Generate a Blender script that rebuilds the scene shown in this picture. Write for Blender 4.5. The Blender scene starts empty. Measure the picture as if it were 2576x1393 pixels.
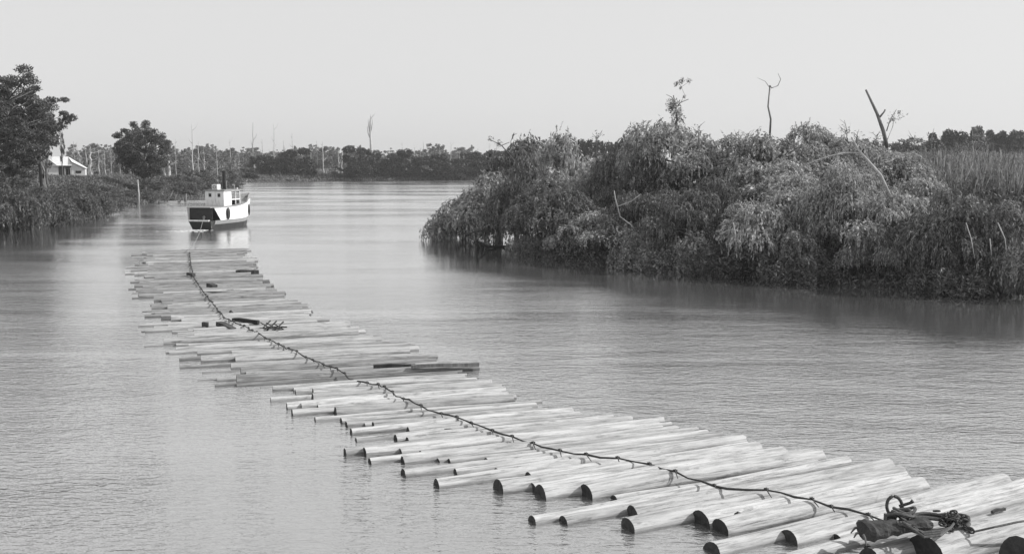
import bpy, math, random
import numpy as np
from mathutils import Vector, Matrix
R = math.radians
sc = bpy.context.scene
col = sc.collection

# ------------------------------------------------------------------ camera, sky, sun, exposure
F = 2640.0; PW, PH = 2576.0, 1393.0; HY = 405.0; CH = 8.0       # focal length and picture size in photo units
PITCH = math.atan((PH/2 - HY)/F)
cam = bpy.data.cameras.new('camera'); cam_o = bpy.data.objects.new('camera', cam); col.objects.link(cam_o)
cam_o.location = (0, 0, CH); cam_o.rotation_euler = (math.pi/2 - PITCH, 0, 0)
cam.sensor_width = 36; cam.lens = 36*F/PW; cam.clip_end = 6000; cam.clip_start = 0.1
sc.camera = cam_o
SUN_AZ, SUN_EL = 82.0, 36.0          # clockwise from the view direction (+Y)
w = bpy.data.worlds.new('World'); sc.world = w; w.use_nodes = True
nt = w.node_tree; nt.nodes.clear()
sky = nt.nodes.new('ShaderNodeTexSky'); sky.sky_type = 'NISHITA'; sky.sun_disc = False
sky.sun_elevation = R(SUN_EL); sky.sun_rotation = R(SUN_AZ); sky.dust_density = 2.0; sky.altitude = 0
sep = nt.nodes.new('ShaderNodeRGBToBW')                  # a monochrome plate: the sky as grey
pw_ = nt.nodes.new('ShaderNodeMath'); pw_.operation = 'POWER'; pw_.inputs[1].default_value = 0.13
mu = nt.nodes.new('ShaderNodeMath'); mu.operation = 'MULTIPLY'; mu.inputs[1].default_value = 6.4
bg = nt.nodes.new('ShaderNodeBackground'); bg.inputs['Strength'].default_value = 0.10
wo = nt.nodes.new('ShaderNodeOutputWorld')
L = nt.links.new
L(sky.outputs[0], sep.inputs[0]); L(sep.outputs[0], pw_.inputs[0]); L(pw_.outputs[0], mu.inputs[0])
L(mu.outputs[0], bg.inputs['Color']); L(bg.outputs[0], wo.inputs[0])
sun = bpy.data.lights.new('sun', 'SUN'); sun.energy = 5.0; sun.angle = R(0.6); sun.color = (1, .995, .985)
sun_o = bpy.data.objects.new('sun', sun); col.objects.link(sun_o)
_d = Vector((math.sin(R(SUN_AZ))*math.cos(R(SUN_EL)), math.cos(R(SUN_AZ))*math.cos(R(SUN_EL)), math.sin(R(SUN_EL))))
sun_o.rotation_euler = _d.to_track_quat('Z', 'Y').to_euler()
sc.view_settings.view_transform = 'Standard'; sc.view_settings.look = 'None'
sc.view_settings.exposure = 0.0; sc.view_settings.gamma = 1.0
sc.render.engine = 'CYCLES'
sc.cycles.max_bounces = 5; sc.cycles.diffuse_bounces = 2; sc.cycles.glossy_bounces = 2
sc.cycles.transmission_bounces = 2; sc.cycles.transparent_max_bounces = 4

# ------------------------------------------------------------------ projection helpers
cp, sp = math.cos(PITCH), math.sin(PITCH)
def ray(px, py):
    a = (px - PW/2)/F; b = -(py - PH/2)/F
    return np.array([a, cp + b*sp, -sp + b*cp])
def gp(px, py, z=0.0):                  # point of height z seen at a photo position
    d = ray(px, py); t = (z - CH)/d[2]
    return Vector((d[0]*t, d[1]*t, z))
def dp(px, py, Y):                      # point at depth Y seen at a photo position
    d = ray(px, py); t = Y/d[1]
    return Vector((d[0]*t, Y, CH + d[2]*t))
def pix(p):
    x, y, z = p[0], p[1], p[2]-CH
    zc = y*cp - z*sp; yc = y*sp + z*cp
    return PW/2 + F*x/zc, PH/2 - F*yc/zc

# ------------------------------------------------------------------ materials
def mat(name, c=0.3, c2=None, scale=4.0, rough=0.8, bump=0.0, bscale=None, stretch=(1,1,1), rand=0.0, spec=0.3, detail=5.0, coord='Object', island=0.0, trans=0.0, metal=0.0, contrast=None):
    m = bpy.data.materials.new(name); m.use_nodes = True
    n = m.node_tree; n.nodes.clear(); N = n.nodes.new; K = n.links.new
    out = N('ShaderNodeOutputMaterial'); b = N('ShaderNodeBsdfPrincipled')
    b.inputs['Roughness'].default_value = rough; b.inputs['Specular IOR Level'].default_value = spec; b.inputs['Metallic'].default_value = metal
    K(b.outputs[0], out.inputs[0])
    tc = N('ShaderNodeTexCoord'); mp = N('ShaderNodeMapping'); mp.inputs['Scale'].default_value = stretch
    K(tc.outputs[coord], mp.inputs[0])
    no = N('ShaderNodeTexNoise'); no.inputs['Scale'].default_value = scale; no.inputs['Detail'].default_value = detail; no.inputs['Roughness'].default_value = .65
    oi = N('ShaderNodeObjectInfo')
    if rand:
        ad = N('ShaderNodeVectorMath'); ad.operation = 'ADD'; sc_ = N('ShaderNodeMath'); sc_.operation = 'MULTIPLY'; sc_.inputs[1].default_value = 57.0
        K(oi.outputs['Random'], sc_.inputs[0]); K(mp.outputs[0], ad.inputs[0]); K(sc_.outputs[0], ad.inputs[1]); K(ad.outputs[0], no.inputs['Vector'])
    else: K(mp.outputs[0], no.inputs['Vector'])
    cr = N('ShaderNodeValToRGB'); lo, hi = contrast or (.35, .65)
    cr.color_ramp.elements[0].position = lo; cr.color_ramp.elements[1].position = hi
    c2 = c if c2 is None else c2
    cr.color_ramp.elements[0].color = (c, c, c, 1); cr.color_ramp.elements[1].color = (c2, c2, c2, 1)
    K(no.outputs[0], cr.inputs[0]); last = cr.outputs[0]
    def mulby(sock, amt):
        nonlocal last
        mr = N('ShaderNodeMapRange'); mr.inputs['To Min'].default_value = 1-amt; mr.inputs['To Max'].default_value = 1+amt
        K(sock, mr.inputs['Value'])
        mx = N('ShaderNodeVectorMath'); mx.operation = 'SCALE'; K(last, mx.inputs[0]); K(mr.outputs[0], mx.inputs['Scale']); last = mx.outputs[0]
    if rand: mulby(oi.outputs['Random'], rand)
    if island:
        ge = N('ShaderNodeNewGeometry'); mulby(ge.outputs['Random Per Island'], island)
    K(last, b.inputs['Base Color'])
    if bump:
        n2 = N('ShaderNodeTexNoise'); n2.inputs['Scale'].default_value = bscale or scale*3; n2.inputs['Detail'].default_value = 4
        K(mp.outputs[0], n2.inputs['Vector'])
        bp = N('ShaderNodeBump'); bp.inputs['Strength'].default_value = bump; bp.inputs['Distance'].default_value = .03
        K(n2.outputs[0], bp.inputs['Height']); K(bp.outputs[0], b.inputs['Normal'])
    if trans:
        tr = N('ShaderNodeBsdfTranslucent'); K(last, tr.inputs['Color'])
        ms = N('ShaderNodeMixShader'); ms.inputs[0].default_value = trans
        K(b.outputs[0], ms.inputs[1]); K(tr.outputs[0], ms.inputs[2]); K(ms.outputs[0], out.inputs[0])
    return m

M = {}
# peeled logs: streaks run along the log (local X); wet band near the water
def log_mat(name, a, b_, dark):
    m = mat(name, a*.74, b_*1.08, scale=3.2, rough=.7, bump=.6, bscale=9, stretch=(.30, 2.6, 2.6), rand=.13, spec=.25, contrast=(.30, .56), detail=9)
    n = m.node_tree; N = n.nodes.new; K = n.links.new
    b = [x for x in n.nodes if x.type == 'BSDF_PRINCIPLED'][0]
    src = b.inputs['Base Color'].links[0].from_socket
    tc = [x for x in n.nodes if x.type == 'TEX_COORD'][0]
    # long thin cracks
    mp = N('ShaderNodeMapping'); mp.inputs['Scale'].default_value = (.22, 7, 7); K(tc.outputs['Object'], mp.inputs[0])
    oi = [x for x in n.nodes if x.type == 'OBJECT_INFO'][0]
    ad = N('ShaderNodeVectorMath'); ad.operation = 'ADD'; s1 = N('ShaderNodeMath'); s1.operation = 'MULTIPLY'; s1.inputs[1].default_value = 91
    K(oi.outputs['Random'], s1.inputs[0]); K(mp.outputs[0], ad.inputs[0]); K(s1.outputs[0], ad.inputs[1])
    no = N('ShaderNodeTexNoise'); no.inputs['Scale'].default_value = 1.9; no.inputs['Detail'].default_value = 9; no.inputs['Roughness'].default_value = .85
    K(ad.outputs[0], no.inputs['Vector'])
    cr = N('ShaderNodeValToRGB'); cr.color_ramp.elements[0].position = .38; cr.color_ramp.elements[1].position = .49
    cr.color_ramp.elements[0].color = (dark, dark, dark, 1); cr.color_ramp.elements[1].color = (1, 1, 1, 1); K(no.outputs[0], cr.inputs[0])
    # knots and scars
    n3 = N('ShaderNodeTexNoise'); n3.inputs['Scale'].default_value = 1.7; n3.inputs['Detail'].default_value = 7; n3.inputs['Roughness'].default_value = .7
    K(ad.outputs[0], n3.inputs['Vector'])
    m3 = N('ShaderNodeMapping'); m3.inputs['Scale'].default_value = (.8, 2.2, 2.2); K(tc.outputs['Object'], m3.inputs[0])
    a3 = N('ShaderNodeVectorMath'); a3.operation = 'ADD'; K(m3.outputs[0], a3.inputs[0]); K(s1.outputs[0], a3.inputs[1]); K(a3.outputs[0], n3.inputs['Vector'])
    c3 = N('ShaderNodeValToRGB'); c3.color_ramp.elements[0].position = .30; c3.color_ramp.elements[1].position = .42
    c3.color_ramp.elements[0].color = (.45, .45, .45, 1); c3.color_ramp.elements[1].color = (1, 1, 1, 1); K(n3.outputs[0], c3.inputs[0])
    mx = N('ShaderNodeVectorMath'); mx.operation = 'MULTIPLY'; K(src, mx.inputs[0]); K(cr.outputs[0], mx.inputs[1])
    m4 = N('ShaderNodeVectorMath'); m4.operation = 'MULTIPLY'; K(mx.outputs[0], m4.inputs[0]); K(c3.outputs[0], m4.inputs[1])
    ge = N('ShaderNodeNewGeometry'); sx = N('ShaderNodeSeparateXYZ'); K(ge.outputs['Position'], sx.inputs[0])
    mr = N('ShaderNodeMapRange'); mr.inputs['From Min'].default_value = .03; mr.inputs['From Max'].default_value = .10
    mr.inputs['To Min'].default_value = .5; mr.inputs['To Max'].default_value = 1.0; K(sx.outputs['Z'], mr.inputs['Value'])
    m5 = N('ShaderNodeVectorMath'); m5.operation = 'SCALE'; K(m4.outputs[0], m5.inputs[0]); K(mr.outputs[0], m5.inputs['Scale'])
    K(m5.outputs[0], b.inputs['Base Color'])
    return m
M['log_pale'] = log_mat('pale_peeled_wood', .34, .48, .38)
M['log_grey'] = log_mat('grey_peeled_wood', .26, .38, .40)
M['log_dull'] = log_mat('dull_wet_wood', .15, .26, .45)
M['cut'] = mat('shade_painted_cut_end', .028, .05, 6, .8, .4, rand=.2)  # wet wood tone, darkened further to paint in the end's shade
M['cut_right'] = mat('pale_cut_end', .35, .5, 6, .8, .3)
M['rope'] = mat('rope', .06, .12, 20, .85)
M['iron'] = mat('rusty_iron', .03, .07, 15, .7, .3)
M['darkwood'] = mat('dark_wood', .035, .08, 5, .85, .3)
M['canvas'] = mat('dark_canvas', .03, .06, 6, .9, .6)
M['white'] = mat('white_paint', .48, .74, 1.6, .5, .05, stretch=(3, 3, .7), contrast=(.28, .5))
M['greypaint'] = mat('grey_paint', .20, .27, 3, .6, .05)
M['black'] = mat('black_paint', .018, .03, 4, .45)
M['glass'] = mat('dark_glass', .015, .02, 2, .1, spec=.5)
M['deck'] = mat('deck_boards', .16, .24, 6, .8)
M['house'] = mat('whitewashed_boards', .55, .68, 2, .8, .1)
M['roof'] = mat('iron_roof', .55, .66, 1.5, .55, .1)
M['bark'] = mat('bark', .06, .16, 3, .9, .5, stretch=(3, 3, .6))
M['deadwood'] = mat('bleached_dead_wood', .34, .52, 2, .85, .4, stretch=(3, 3, .4), rand=.25)
M['greydead'] = mat('grey_dead_wood', .12, .24, 2, .85, .4, stretch=(3, 3, .4))
M['skin'] = mat('skin', .3, .34, 9, .7)
M['cloth_dark'] = mat('dark_clothes', .03, .05, 9, .9)
def leafm(name, a, b, island=.52, trans=.32, scale=.45): return mat(name, a, b, scale*4.5, .55, spec=.35, rand=.12, island=island, trans=trans, detail=3)
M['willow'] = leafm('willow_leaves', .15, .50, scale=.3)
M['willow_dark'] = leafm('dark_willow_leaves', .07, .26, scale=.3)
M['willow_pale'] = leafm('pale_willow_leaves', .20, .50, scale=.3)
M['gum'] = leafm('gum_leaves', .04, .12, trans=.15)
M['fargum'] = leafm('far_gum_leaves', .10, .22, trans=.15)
M['farbush'] = leafm('dark_bush_leaves', .02, .055, trans=.1)
M['shrub'] = leafm('bank_shrub_leaves', .06, .18)
M['pale_shrub'] = leafm('pale_shrub_leaves', .16, .38)
M['reed'] = leafm('reed_blades', .12, .34, island=.5)
M['under'] = leafm('undergrowth_leaves', .07, .2)
M['soil'] = mat('bank_soil', .05, .12, .35, .95, .8, bscale=2.0)

# water: muddy body under a rippled, reflecting surface
def water_mat():
    m = bpy.data.materials.new('river_water'); m.use_nodes = True
    n = m.node_tree; n.nodes.clear(); N = n.nodes.new; K = n.links.new
    out = N('ShaderNodeOutputMaterial'); b = N('ShaderNodeBsdfPrincipled'); K(b.outputs[0], out.inputs[0])
    b.inputs['Base Color'].default_value = (.17, .17, .17, 1); b.inputs['Roughness'].default_value = .05
    b.inputs['IOR'].default_value = 3.3; b.inputs['Specular IOR Level'].default_value = .5
    tc = N('ShaderNodeTexCoord')
    def noise(scale, st, det, rot=0.0, rough=.55, dist=0):
        mp = N('ShaderNodeMapping'); mp.inputs['Scale'].default_value = st; mp.inputs['Rotation'].default_value = (0, 0, rot)
        K(tc.outputs['Object'], mp.inputs[0])
        t = N('ShaderNodeTexNoise'); t.inputs['Scale'].default_value = scale; t.inputs['Detail'].default_value = det
        t.inputs['Roughness'].default_value = rough; t.inputs['Distortion'].default_value = dist; K(mp.outputs[0], t.inputs['Vector']); return t.outputs[0]
    def math_(op, a, b_):
        t = N('ShaderNodeMath'); t.operation = op
        for i, v in enumerate((a, b_)):
            if isinstance(v, (int, float)): t.inputs[i].default_value = v
            else: K(v, t.inputs[i])
        return t.outputs[0]
    a = noise(1.1, (.55, 1.5, 1), 4, R(-14), .6, .4)      # ripples, about half a metre
    c = noise(4.2, (.6, 1.4, 1), 3, R(9), .6, .3)           # fine chop
    d = noise(.16, (.6, 1.6, 1), 2, R(-20))                  # slow swell
    calm = noise(.045, (.5, 1.9, 1), 3, R(8), .55, .6)         # patches the breeze reaches or not
    cal = N('ShaderNodeMapRange'); cal.inputs['From Min'].default_value = .38; cal.inputs['From Max'].default_value = .62
    cal.inputs['To Min'].default_value = .55; cal.inputs['To Max'].default_value = 1.15; K(calm, cal.inputs['Value'])
    h = math_('ADD', math_('ADD', math_('MULTIPLY', a, .062), math_('MULTIPLY', c, .050)), math_('MULTIPLY', d, .10))
    at_ = N('ShaderNodeAttribute'); at_.attribute_name = 'breeze'      # 1 in open water, near 0 in the lee of a bank
    h = math_('MULTIPLY', math_('MULTIPLY', h, cal.outputs[0]), at_.outputs['Fac'])
    # waves too far off to be seen singly act as roughness
    cd = N('ShaderNodeVectorMath'); cd.operation = 'LENGTH'; K(tc.outputs['Object'], cd.inputs[0])
    far = N('ShaderNodeMapRange'); far.interpolation_type = 'SMOOTHSTEP'; far.inputs['From Min'].default_value = 20; far.inputs['From Max'].default_value = 85
    K(cd.outputs['Value'], far.inputs['Value'])
    ro = math_('ADD', math_('MULTIPLY', math_('MULTIPLY', far.outputs[0], at_.outputs['Fac']), .15), .03)
    K(math_('MULTIPLY', ro, cal.outputs[0]), b.inputs['Roughness'])
    fade = math_('SUBTRACT', 1.0, math_('MULTIPLY', far.outputs[0], .62)); h = math_('MULTIPLY', h, fade)
    bp = N('ShaderNodeBump'); bp.inputs['Strength'].default_value = 1.0; bp.inputs['Distance'].default_value = 1.0
    K(h, bp.inputs['Height']); K(bp.outputs[0], b.inputs['Normal'])
    # mirror-like share grows towards grazing view, steadied by the mean (unrippled) surface
    b.inputs['Specular IOR Level'].default_value = 0.0; b.inputs['IOR'].default_value = 1.33
    gl = N('ShaderNodeBsdfGlossy'); gl.inputs['Color'].default_value = (1, 1, 1, 1); K(bp.outputs[0], gl.inputs['Normal'])
    K(b.inputs['Roughness'].links[0].from_socket, gl.inputs['Roughness'])
    ge = N('ShaderNodeNewGeometry'); nm = N('ShaderNodeMix'); nm.data_type = 'VECTOR'; nm.inputs[0].default_value = .45
    K(ge.outputs['True Normal'], nm.inputs[4]); K(bp.outputs[0], nm.inputs[5])
    nn = N('ShaderNodeVectorMath'); nn.operation = 'NORMALIZE'; K(nm.outputs[1], nn.inputs[0])
    lw = N('ShaderNodeLayerWeight'); lw.inputs['Blend'].default_value = .5; K(nn.outputs[0], lw.inputs['Normal'])
    fr = math_('POWER', lw.outputs['Facing'], 1.25)
    mx = N('ShaderNodeMixShader'); K(fr, mx.inputs[0]); K(b.outputs[0], mx.inputs[1]); K(gl.outputs[0], mx.inputs[2]); K(mx.outputs[0], out.inputs[0])
    return m
M['water'] = water_mat()

# ------------------------------------------------------------------ mesh helpers
class MB:
    def __init__(s): s.v = []; s.f = []; s.m = []
    def add(s, vs, fs, mi=0):
        o = len(s.v); s.v += [tuple(v) for v in vs]; s.f += [tuple(i+o for i in f) for f in fs]; s.m += [mi]*len(fs)
    def box(s, a, b, mi=0, rot=0, c=None):
        x0, y0, z0 = a; x1, y1, z1 = b
        vs = [(x0,y0,z0),(x1,y0,z0),(x1,y1,z0),(x0,y1,z0),(x0,y0,z1),(x1,y0,z1),(x1,y1,z1),(x0,y1,z1)]
        if rot:
            cc = c or ((x0+x1)/2, (y0+y1)/2)
            vs = [(cc[0]+(x-cc[0])*math.cos(rot)-(y-cc[1])*math.sin(rot), cc[1]+(x-cc[0])*math.sin(rot)+(y-cc[1])*math.cos(rot), z) for x, y, z in vs]
        s.add(vs, [(0,3,2,1),(4,5,6,7),(0,1,5,4),(1,2,6,5),(2,3,7,6),(3,0,4,7)], mi)
    def tube(s, pts, rad, n=6, mi=0, cap=True):
        pts = [Vector(p) for p in pts]
        if not hasattr(rad, '__len__'): rad = [rad]*len(pts)
        rings = []; up = Vector((0, 0, 1))
        for i, p in enumerate(pts):
            t = (pts[min(i+1, len(pts)-1)] - pts[max(i-1, 0)]).normalized()
            if abs(t.dot(up)) > .95: up = Vector((1, 0, 0))
            a = t.cross(up).normalized(); b = a.cross(t)
            rings.append([p + (a*math.cos(2*math.pi*k/n) + b*math.sin(2*math.pi*k/n))*rad[i] for k in range(n)])
        vs = [v for r in rings for v in r]; fs = []
        for i in range(len(pts)-1):
            for k in range(n):
                fs.append((i*n+k, i*n+(k+1)%n, (i+1)*n+(k+1)%n, (i+1)*n+k))
        if cap: fs += [tuple(range(n))[::-1], tuple((len(pts)-1)*n+k for k in range(n))]
        s.add(vs, fs, mi)
    def build(s, name, mats, parent=None, smooth=False, loc=None):
        me = bpy.data.meshes.new(name); me.from_pydata(s.v, [], s.f); me.update()
        mats = mats if isinstance(mats, (list, tuple)) else [mats]
        for x in mats: me.materials.append(M[x])
        if len(mats) > 1: me.polygons.foreach_set('material_index', s.m)
        if smooth: me.polygons.foreach_set('use_smooth', [True]*len(me.polygons))
        o = bpy.data.objects.new(name, me); col.objects.link(o)
        if parent: o.parent = parent
        if loc is not None: o.location = loc
        return o
def quads_mesh(name, V, matn):           # V: (n,4,3)
    n = len(V); me = bpy.data.meshes.new(name)
    me.vertices.add(n*4); me.vertices.foreach_set('co', np.ascontiguousarray(V, dtype=np.float32).ravel())
    me.loops.add(n*4); me.loops.foreach_set('vertex_index', np.arange(n*4, dtype=np.int32))
    me.polygons.add(n); me.polygons.foreach_set('loop_start', np.arange(0, n*4, 4, dtype=np.int32))
    me.polygons.foreach_set('loop_total', np.full(n, 4, dtype=np.int32))
    me.materials.append(M[matn]); me.update(calc_edges=True)
    return me
def unit(a): return a/np.maximum(np.linalg.norm(a, axis=-1, keepdims=True), 1e-6)
def leaves(P, D, Ln, Wd, rng):           # diamonds centred on P, long axis D
    n = len(P); D = unit(D); s = unit(np.cross(D, rng.normal(size=(n, 3))))
    Ln = (Ln*rng.uniform(.6, 1.3, n))[:, None]; Wd = (Wd*rng.uniform(.6, 1.3, n))[:, None]
    return np.stack([P - D*Ln/2, P + s*Wd/2, P + D*Ln/2, P - s*Wd/2], 1)
def tag(o, label=None, cat=None, group=None, kind=None):
    if label: o['label'] = label
    if cat: o['category'] = cat
    if group: o['group'] = group
    if kind: o['kind'] = kind
    return o
def empty(name, loc=(0, 0, 0), rz=0):
    o = bpy.data.objects.new(name, None); col.objects.link(o); o.location = loc; o.rotation_euler = (0, 0, rz); o.empty_display_size = .2; return o
def meshobj(name, me, parent=None):
    o = bpy.data.objects.new(name, me); col.objects.link(o); o.parent = parent; return o
ORD = 'first second third fourth fifth sixth seventh eighth ninth tenth eleventh twelfth thirteenth fourteenth fifteenth sixteenth seventeenth eighteenth nineteenth twentieth'.split()
TENS = {2: 'twenty', 3: 'thirty', 4: 'forty', 5: 'fifty', 6: 'sixty', 7: 'seventy', 8: 'eighty', 9: 'ninety'}
def ordn(n):
    if n > 100: return 'hundred and ' + ordn(n-100)
    if n == 100: return 'hundredth'
    if n <= 20: return ORD[n-1]
    t, u = divmod(n, 10)
    return TENS[t][:-1]+'ieth' if u == 0 else TENS[t]+'-'+ORD[u-1]

# ------------------------------------------------------------------ land and water
# the river's outline, each stretch with the height and the width of the bank behind it
def g2(px, py): p = gp(px, py); return (p.x, p.y)
RIV = []
def riv(pts, h, wd):
    for p in pts: RIV.append((p[0], p[1], h, wd))
riv([(-64, -150), (-60, 60)], 4.2, 12)
riv([g2(0, 583), g2(100, 572), g2(180, 562), g2(262, 546), g2(275, 534), g2(345, 517), g2(400, 506), g2(450, 500), g2(510, 496)], 4.2, 13)
riv([g2(560, 474), g2(600, 459)], 3.0, 16)
riv([g2(700, 456), g2(860, 454.5), g2(1000, 453.5), g2(1190, 452.5), (70, 462), (320, 470), (700, 430)], 1.8, 14)
riv([(700, 380), (200, 330), (70, 220), (30, 150), (6, 108)], 5.8, 18)
riv([g2(1290, 622), g2(1380, 655), g2(1470, 665), g2(1570, 672), g2(1750, 688), g2(1950, 703), g2(2150, 722), g2(2400, 742), g2(2576, 748), (46, 57), (75, 42), (110, 0), (120, -150)], 5.8, 17)
RV = np.array(RIV)
def river_sd(X, Y):                       # >0 on land: distance to the water's edge; bank height and width there
    A = RV; B = np.roll(RV, -1, 0)
    best = np.full(X.shape, 1e9); hh = np.zeros(X.shape); ww = np.ones(X.shape); ins = np.zeros(X.shape, bool)
    for a, b in zip(A, B):
        dx, dy = b[0]-a[0], b[1]-a[1]
        t = np.clip(((X-a[0])*dx + (Y-a[1])*dy)/(dx*dx+dy*dy), 0, 1)
        d = np.hypot(X-a[0]-t*dx, Y-a[1]-t*dy); k = d < best
        best[k] = d[k]; hh[k] = (a[2]+(b[2]-a[2])*t)[k]; ww[k] = (a[3]+(b[3]-a[3])*t)[k]
        c = ((a[1] > Y) != (b[1] > Y)) & (X < dx*(Y-a[1])/(dy if abs(dy) > 1e-9 else 1e-9) + a[0]); ins ^= c
    return np.where(ins, -best, best), hh, ww
def ground_h(X, Y):
    X = np.asarray(X, float); Y = np.asarray(Y, float)
    d, h, wd = river_sd(X, Y)
    t = np.clip(d/wd, 0, 1); s = t*t*(3-2*t)*.6 + t*.4
    bumps = .25*np.sin(X*.31+1.3)*np.cos(Y*.27) + .12*np.sin(X*.9+Y*.7)
    return np.where(d > 0, -.05 + h*s + bumps*np.clip(d/4, 0, 1), np.maximum(-2.5, d*.35-.05))
def gh(x, y): return float(ground_h(np.array([x]), np.array([y]))[0])

ang = np.radians(np.linspace(-62, 62, 420)); rad = 12*np.power(3200/12, np.linspace(0, 1, 420))
AA, RR = np.meshgrid(ang, rad); GX = RR*np.sin(AA); GY = RR*np.cos(AA) - 10
GZ = ground_h(GX, GY)
V = np.stack([GX, GY, GZ], -1).reshape(-1, 3); nr, nc = GX.shape
idx = np.arange(nr*nc).reshape(nr, nc)
Fq = np.stack([idx[:-1, :-1], idx[:-1, 1:], idx[1:, 1:], idx[1:, :-1]], -1).reshape(-1, 4)
me = bpy.data.meshes.new('ground'); me.vertices.add(len(V)); me.vertices.foreach_set('co', V.ravel())
me.loops.add(Fq.size); me.loops.foreach_set('vertex_index', Fq.ravel().astype(np.int32))
me.polygons.add(len(Fq)); me.polygons.foreach_set('loop_start', np.arange(0, Fq.size, 4, dtype=np.int32)); me.polygons.foreach_set('loop_total', np.full(len(Fq), 4, dtype=np.int32))
me.polygons.foreach_set('use_smooth', np.ones(len(Fq), bool))
me.materials.append(M['soil']); me.update(calc_edges=True)
tag(meshobj('ground', me), kind='structure')
# the water is one sheet; each vertex knows how far the breeze reaches it
ang = np.radians(np.linspace(-88, 88, 360)); rad = 6*np.power(1400/6, np.linspace(0, 1, 300))
AA, RR = np.meshgrid(ang, rad); WX = RR*np.sin(AA); WY = RR*np.cos(AA) - 10
dist, hh_, ww_ = river_sd(WX, WY)
lee = np.clip(1 - (-dist)/np.where(hh_ > 5, np.clip(12+WX*.5, 12, 26), 7), 0, 1)*np.clip((160-WY)/50, 0, 1)
g_ = np.exp(-(((WX+51)/8)**2 + ((WY-106)/18)**2)); lee = np.maximum(np.minimum(1, lee*1.6), g_)
brz = 1 - .88*lee
idx = np.arange(WX.size).reshape(WX.shape); Fw = np.stack([idx[:-1, :-1], idx[:-1, 1:], idx[1:, 1:], idx[1:, :-1]], -1).reshape(-1, 4)
me = bpy.data.meshes.new('river_water'); me.vertices.add(WX.size); me.vertices.foreach_set('co', np.stack([WX, WY, WX*0], -1).ravel())
me.loops.add(Fw.size); me.loops.foreach_set('vertex_index', Fw.ravel().astype(np.int32))
me.polygons.add(len(Fw)); me.polygons.foreach_set('loop_start', np.arange(0, Fw.size, 4, dtype=np.int32)); me.polygons.foreach_set('loop_total', np.full(len(Fw), 4, dtype=np.int32))
me.materials.append(M['water']); me.update(calc_edges=True)
a_ = me.attributes.new('breeze', 'FLOAT', 'POINT'); a_.data.foreach_set('value', brz.ravel().astype(np.float32))
tag(meshobj('river_water', me), kind='structure')

# ------------------------------------------------------------------ the raft
# left ends seen in the photograph: x, y of the end's centre, radius in photo units
ENDS = [(2560,1400,52),(2330,1392,50),(2185,1398,34),(1980,1396,26),(1985,1350,28),(1790,1374,31),(1812,1325,28),(1762,1306,32),(1580,1320,25),(1590,1286,24),
 (1418,1303,18),(1338,1301,18),(1475,1238,28),(1358,1236,31),(1340,1221,20),(1253,1222,26),(1097,1211,20),(1145,1179,11),(1015,1184,18),(1130,1152,11),(1012,1152,17),(1007,1130,10),
 (930,1153,15),(917,1133,16),(867,1132,15),(895,1098,16),(883,1080,14),(872,1062,17),(858,1052,16),(917,1061,13),(792,1048,14),(758,1017,9),(735,1033,18),(722,1018,18),
 (681,1000,14),(738,974,13),(686,972,14),(655,966,12),(595,963,11),(541,963,11),(546,949,9),(498,950,10),(509,930,9),(637,921,9),(557,912,8),(516,914,10),(452,918,10),(451,898,9),(546,890,8),
 (425,883,9),(417,881,9),(443,863,9),(363,866,9),(433,831,9),(365,829,10),(355,829,8),(348,815,7),(405,798,7),(364,792,8),(358,779,8),(378,764,7),(332,746,6),(333,733,5),(323,724,6),(328,707,8),(339,700,6),(315,686,7),(316,671,5),(339,664,6),(349,652,5),(362,645,4),(330,640,4),(360,632,4)]
PHI = [(600, 18), (700, 18.5), (860, 17.5), (970, 16), (1060, 20), (1150, 23.5), (1250, 27), (1370, 30), (1500, 31)]
RC = [(600,622),(628,622),(640,618),(650,640),(665,637),(677,642),(697,650),(712,680),(732,700),(745,700),(763,745),(785,790),(800,822),(825,925),(850,985),(862,1030),(875,1048),(892,1095),(908,1185),(922,1198),(945,1190),(965,1240),(980,1300),(997,1345),(1015,1380),(1040,1540),(1055,1690),(1085,1850),(1110,1920),(1130,1970),(1160,2180),(1190,2290),(1240,2505),(1300,2720),(1400,3000),(1600,3400)]
SPINE = [(476,627),(480,660),(487,690),(510,725),(540,760),(562,788),(600,802),(640,825),(700,850),(760,880),(830,910),(885,935),(950,955),(1015,990),(1090,1015),(1150,1030),(1240,1065),(1340,1090),(1410,1115),(1510,1135),(1600,1148),(1700,1175),(1830,1212),(1930,1220),(2000,1235),(2090,1255),(2232,1284)]
def interp(t, tab): return float(np.interp(t, [a for a, b in tab], [b for a, b in tab]))
rnd = random.Random(5)
N0 = Vector((-math.sin(R(22)), math.cos(R(22)), 0)); U0 = Vector((math.cos(R(22)), math.sin(R(22)), 0))
logs = []                                  # dict: p (left end), r, u, t-length, listed?
for x, y, r in ENDS:
    p = gp(x, y, .12); rr = r*p.y/F
    rr = min(max(rr*(1.18 if y > 1100 else 1.05), .17), .46)
    phi = R(interp(y, PHI)); u = Vector((math.cos(phi), math.sin(phi), 0))
    logs.append(dict(p=p, r=rr, u=u, y=y, real=True))
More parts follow.
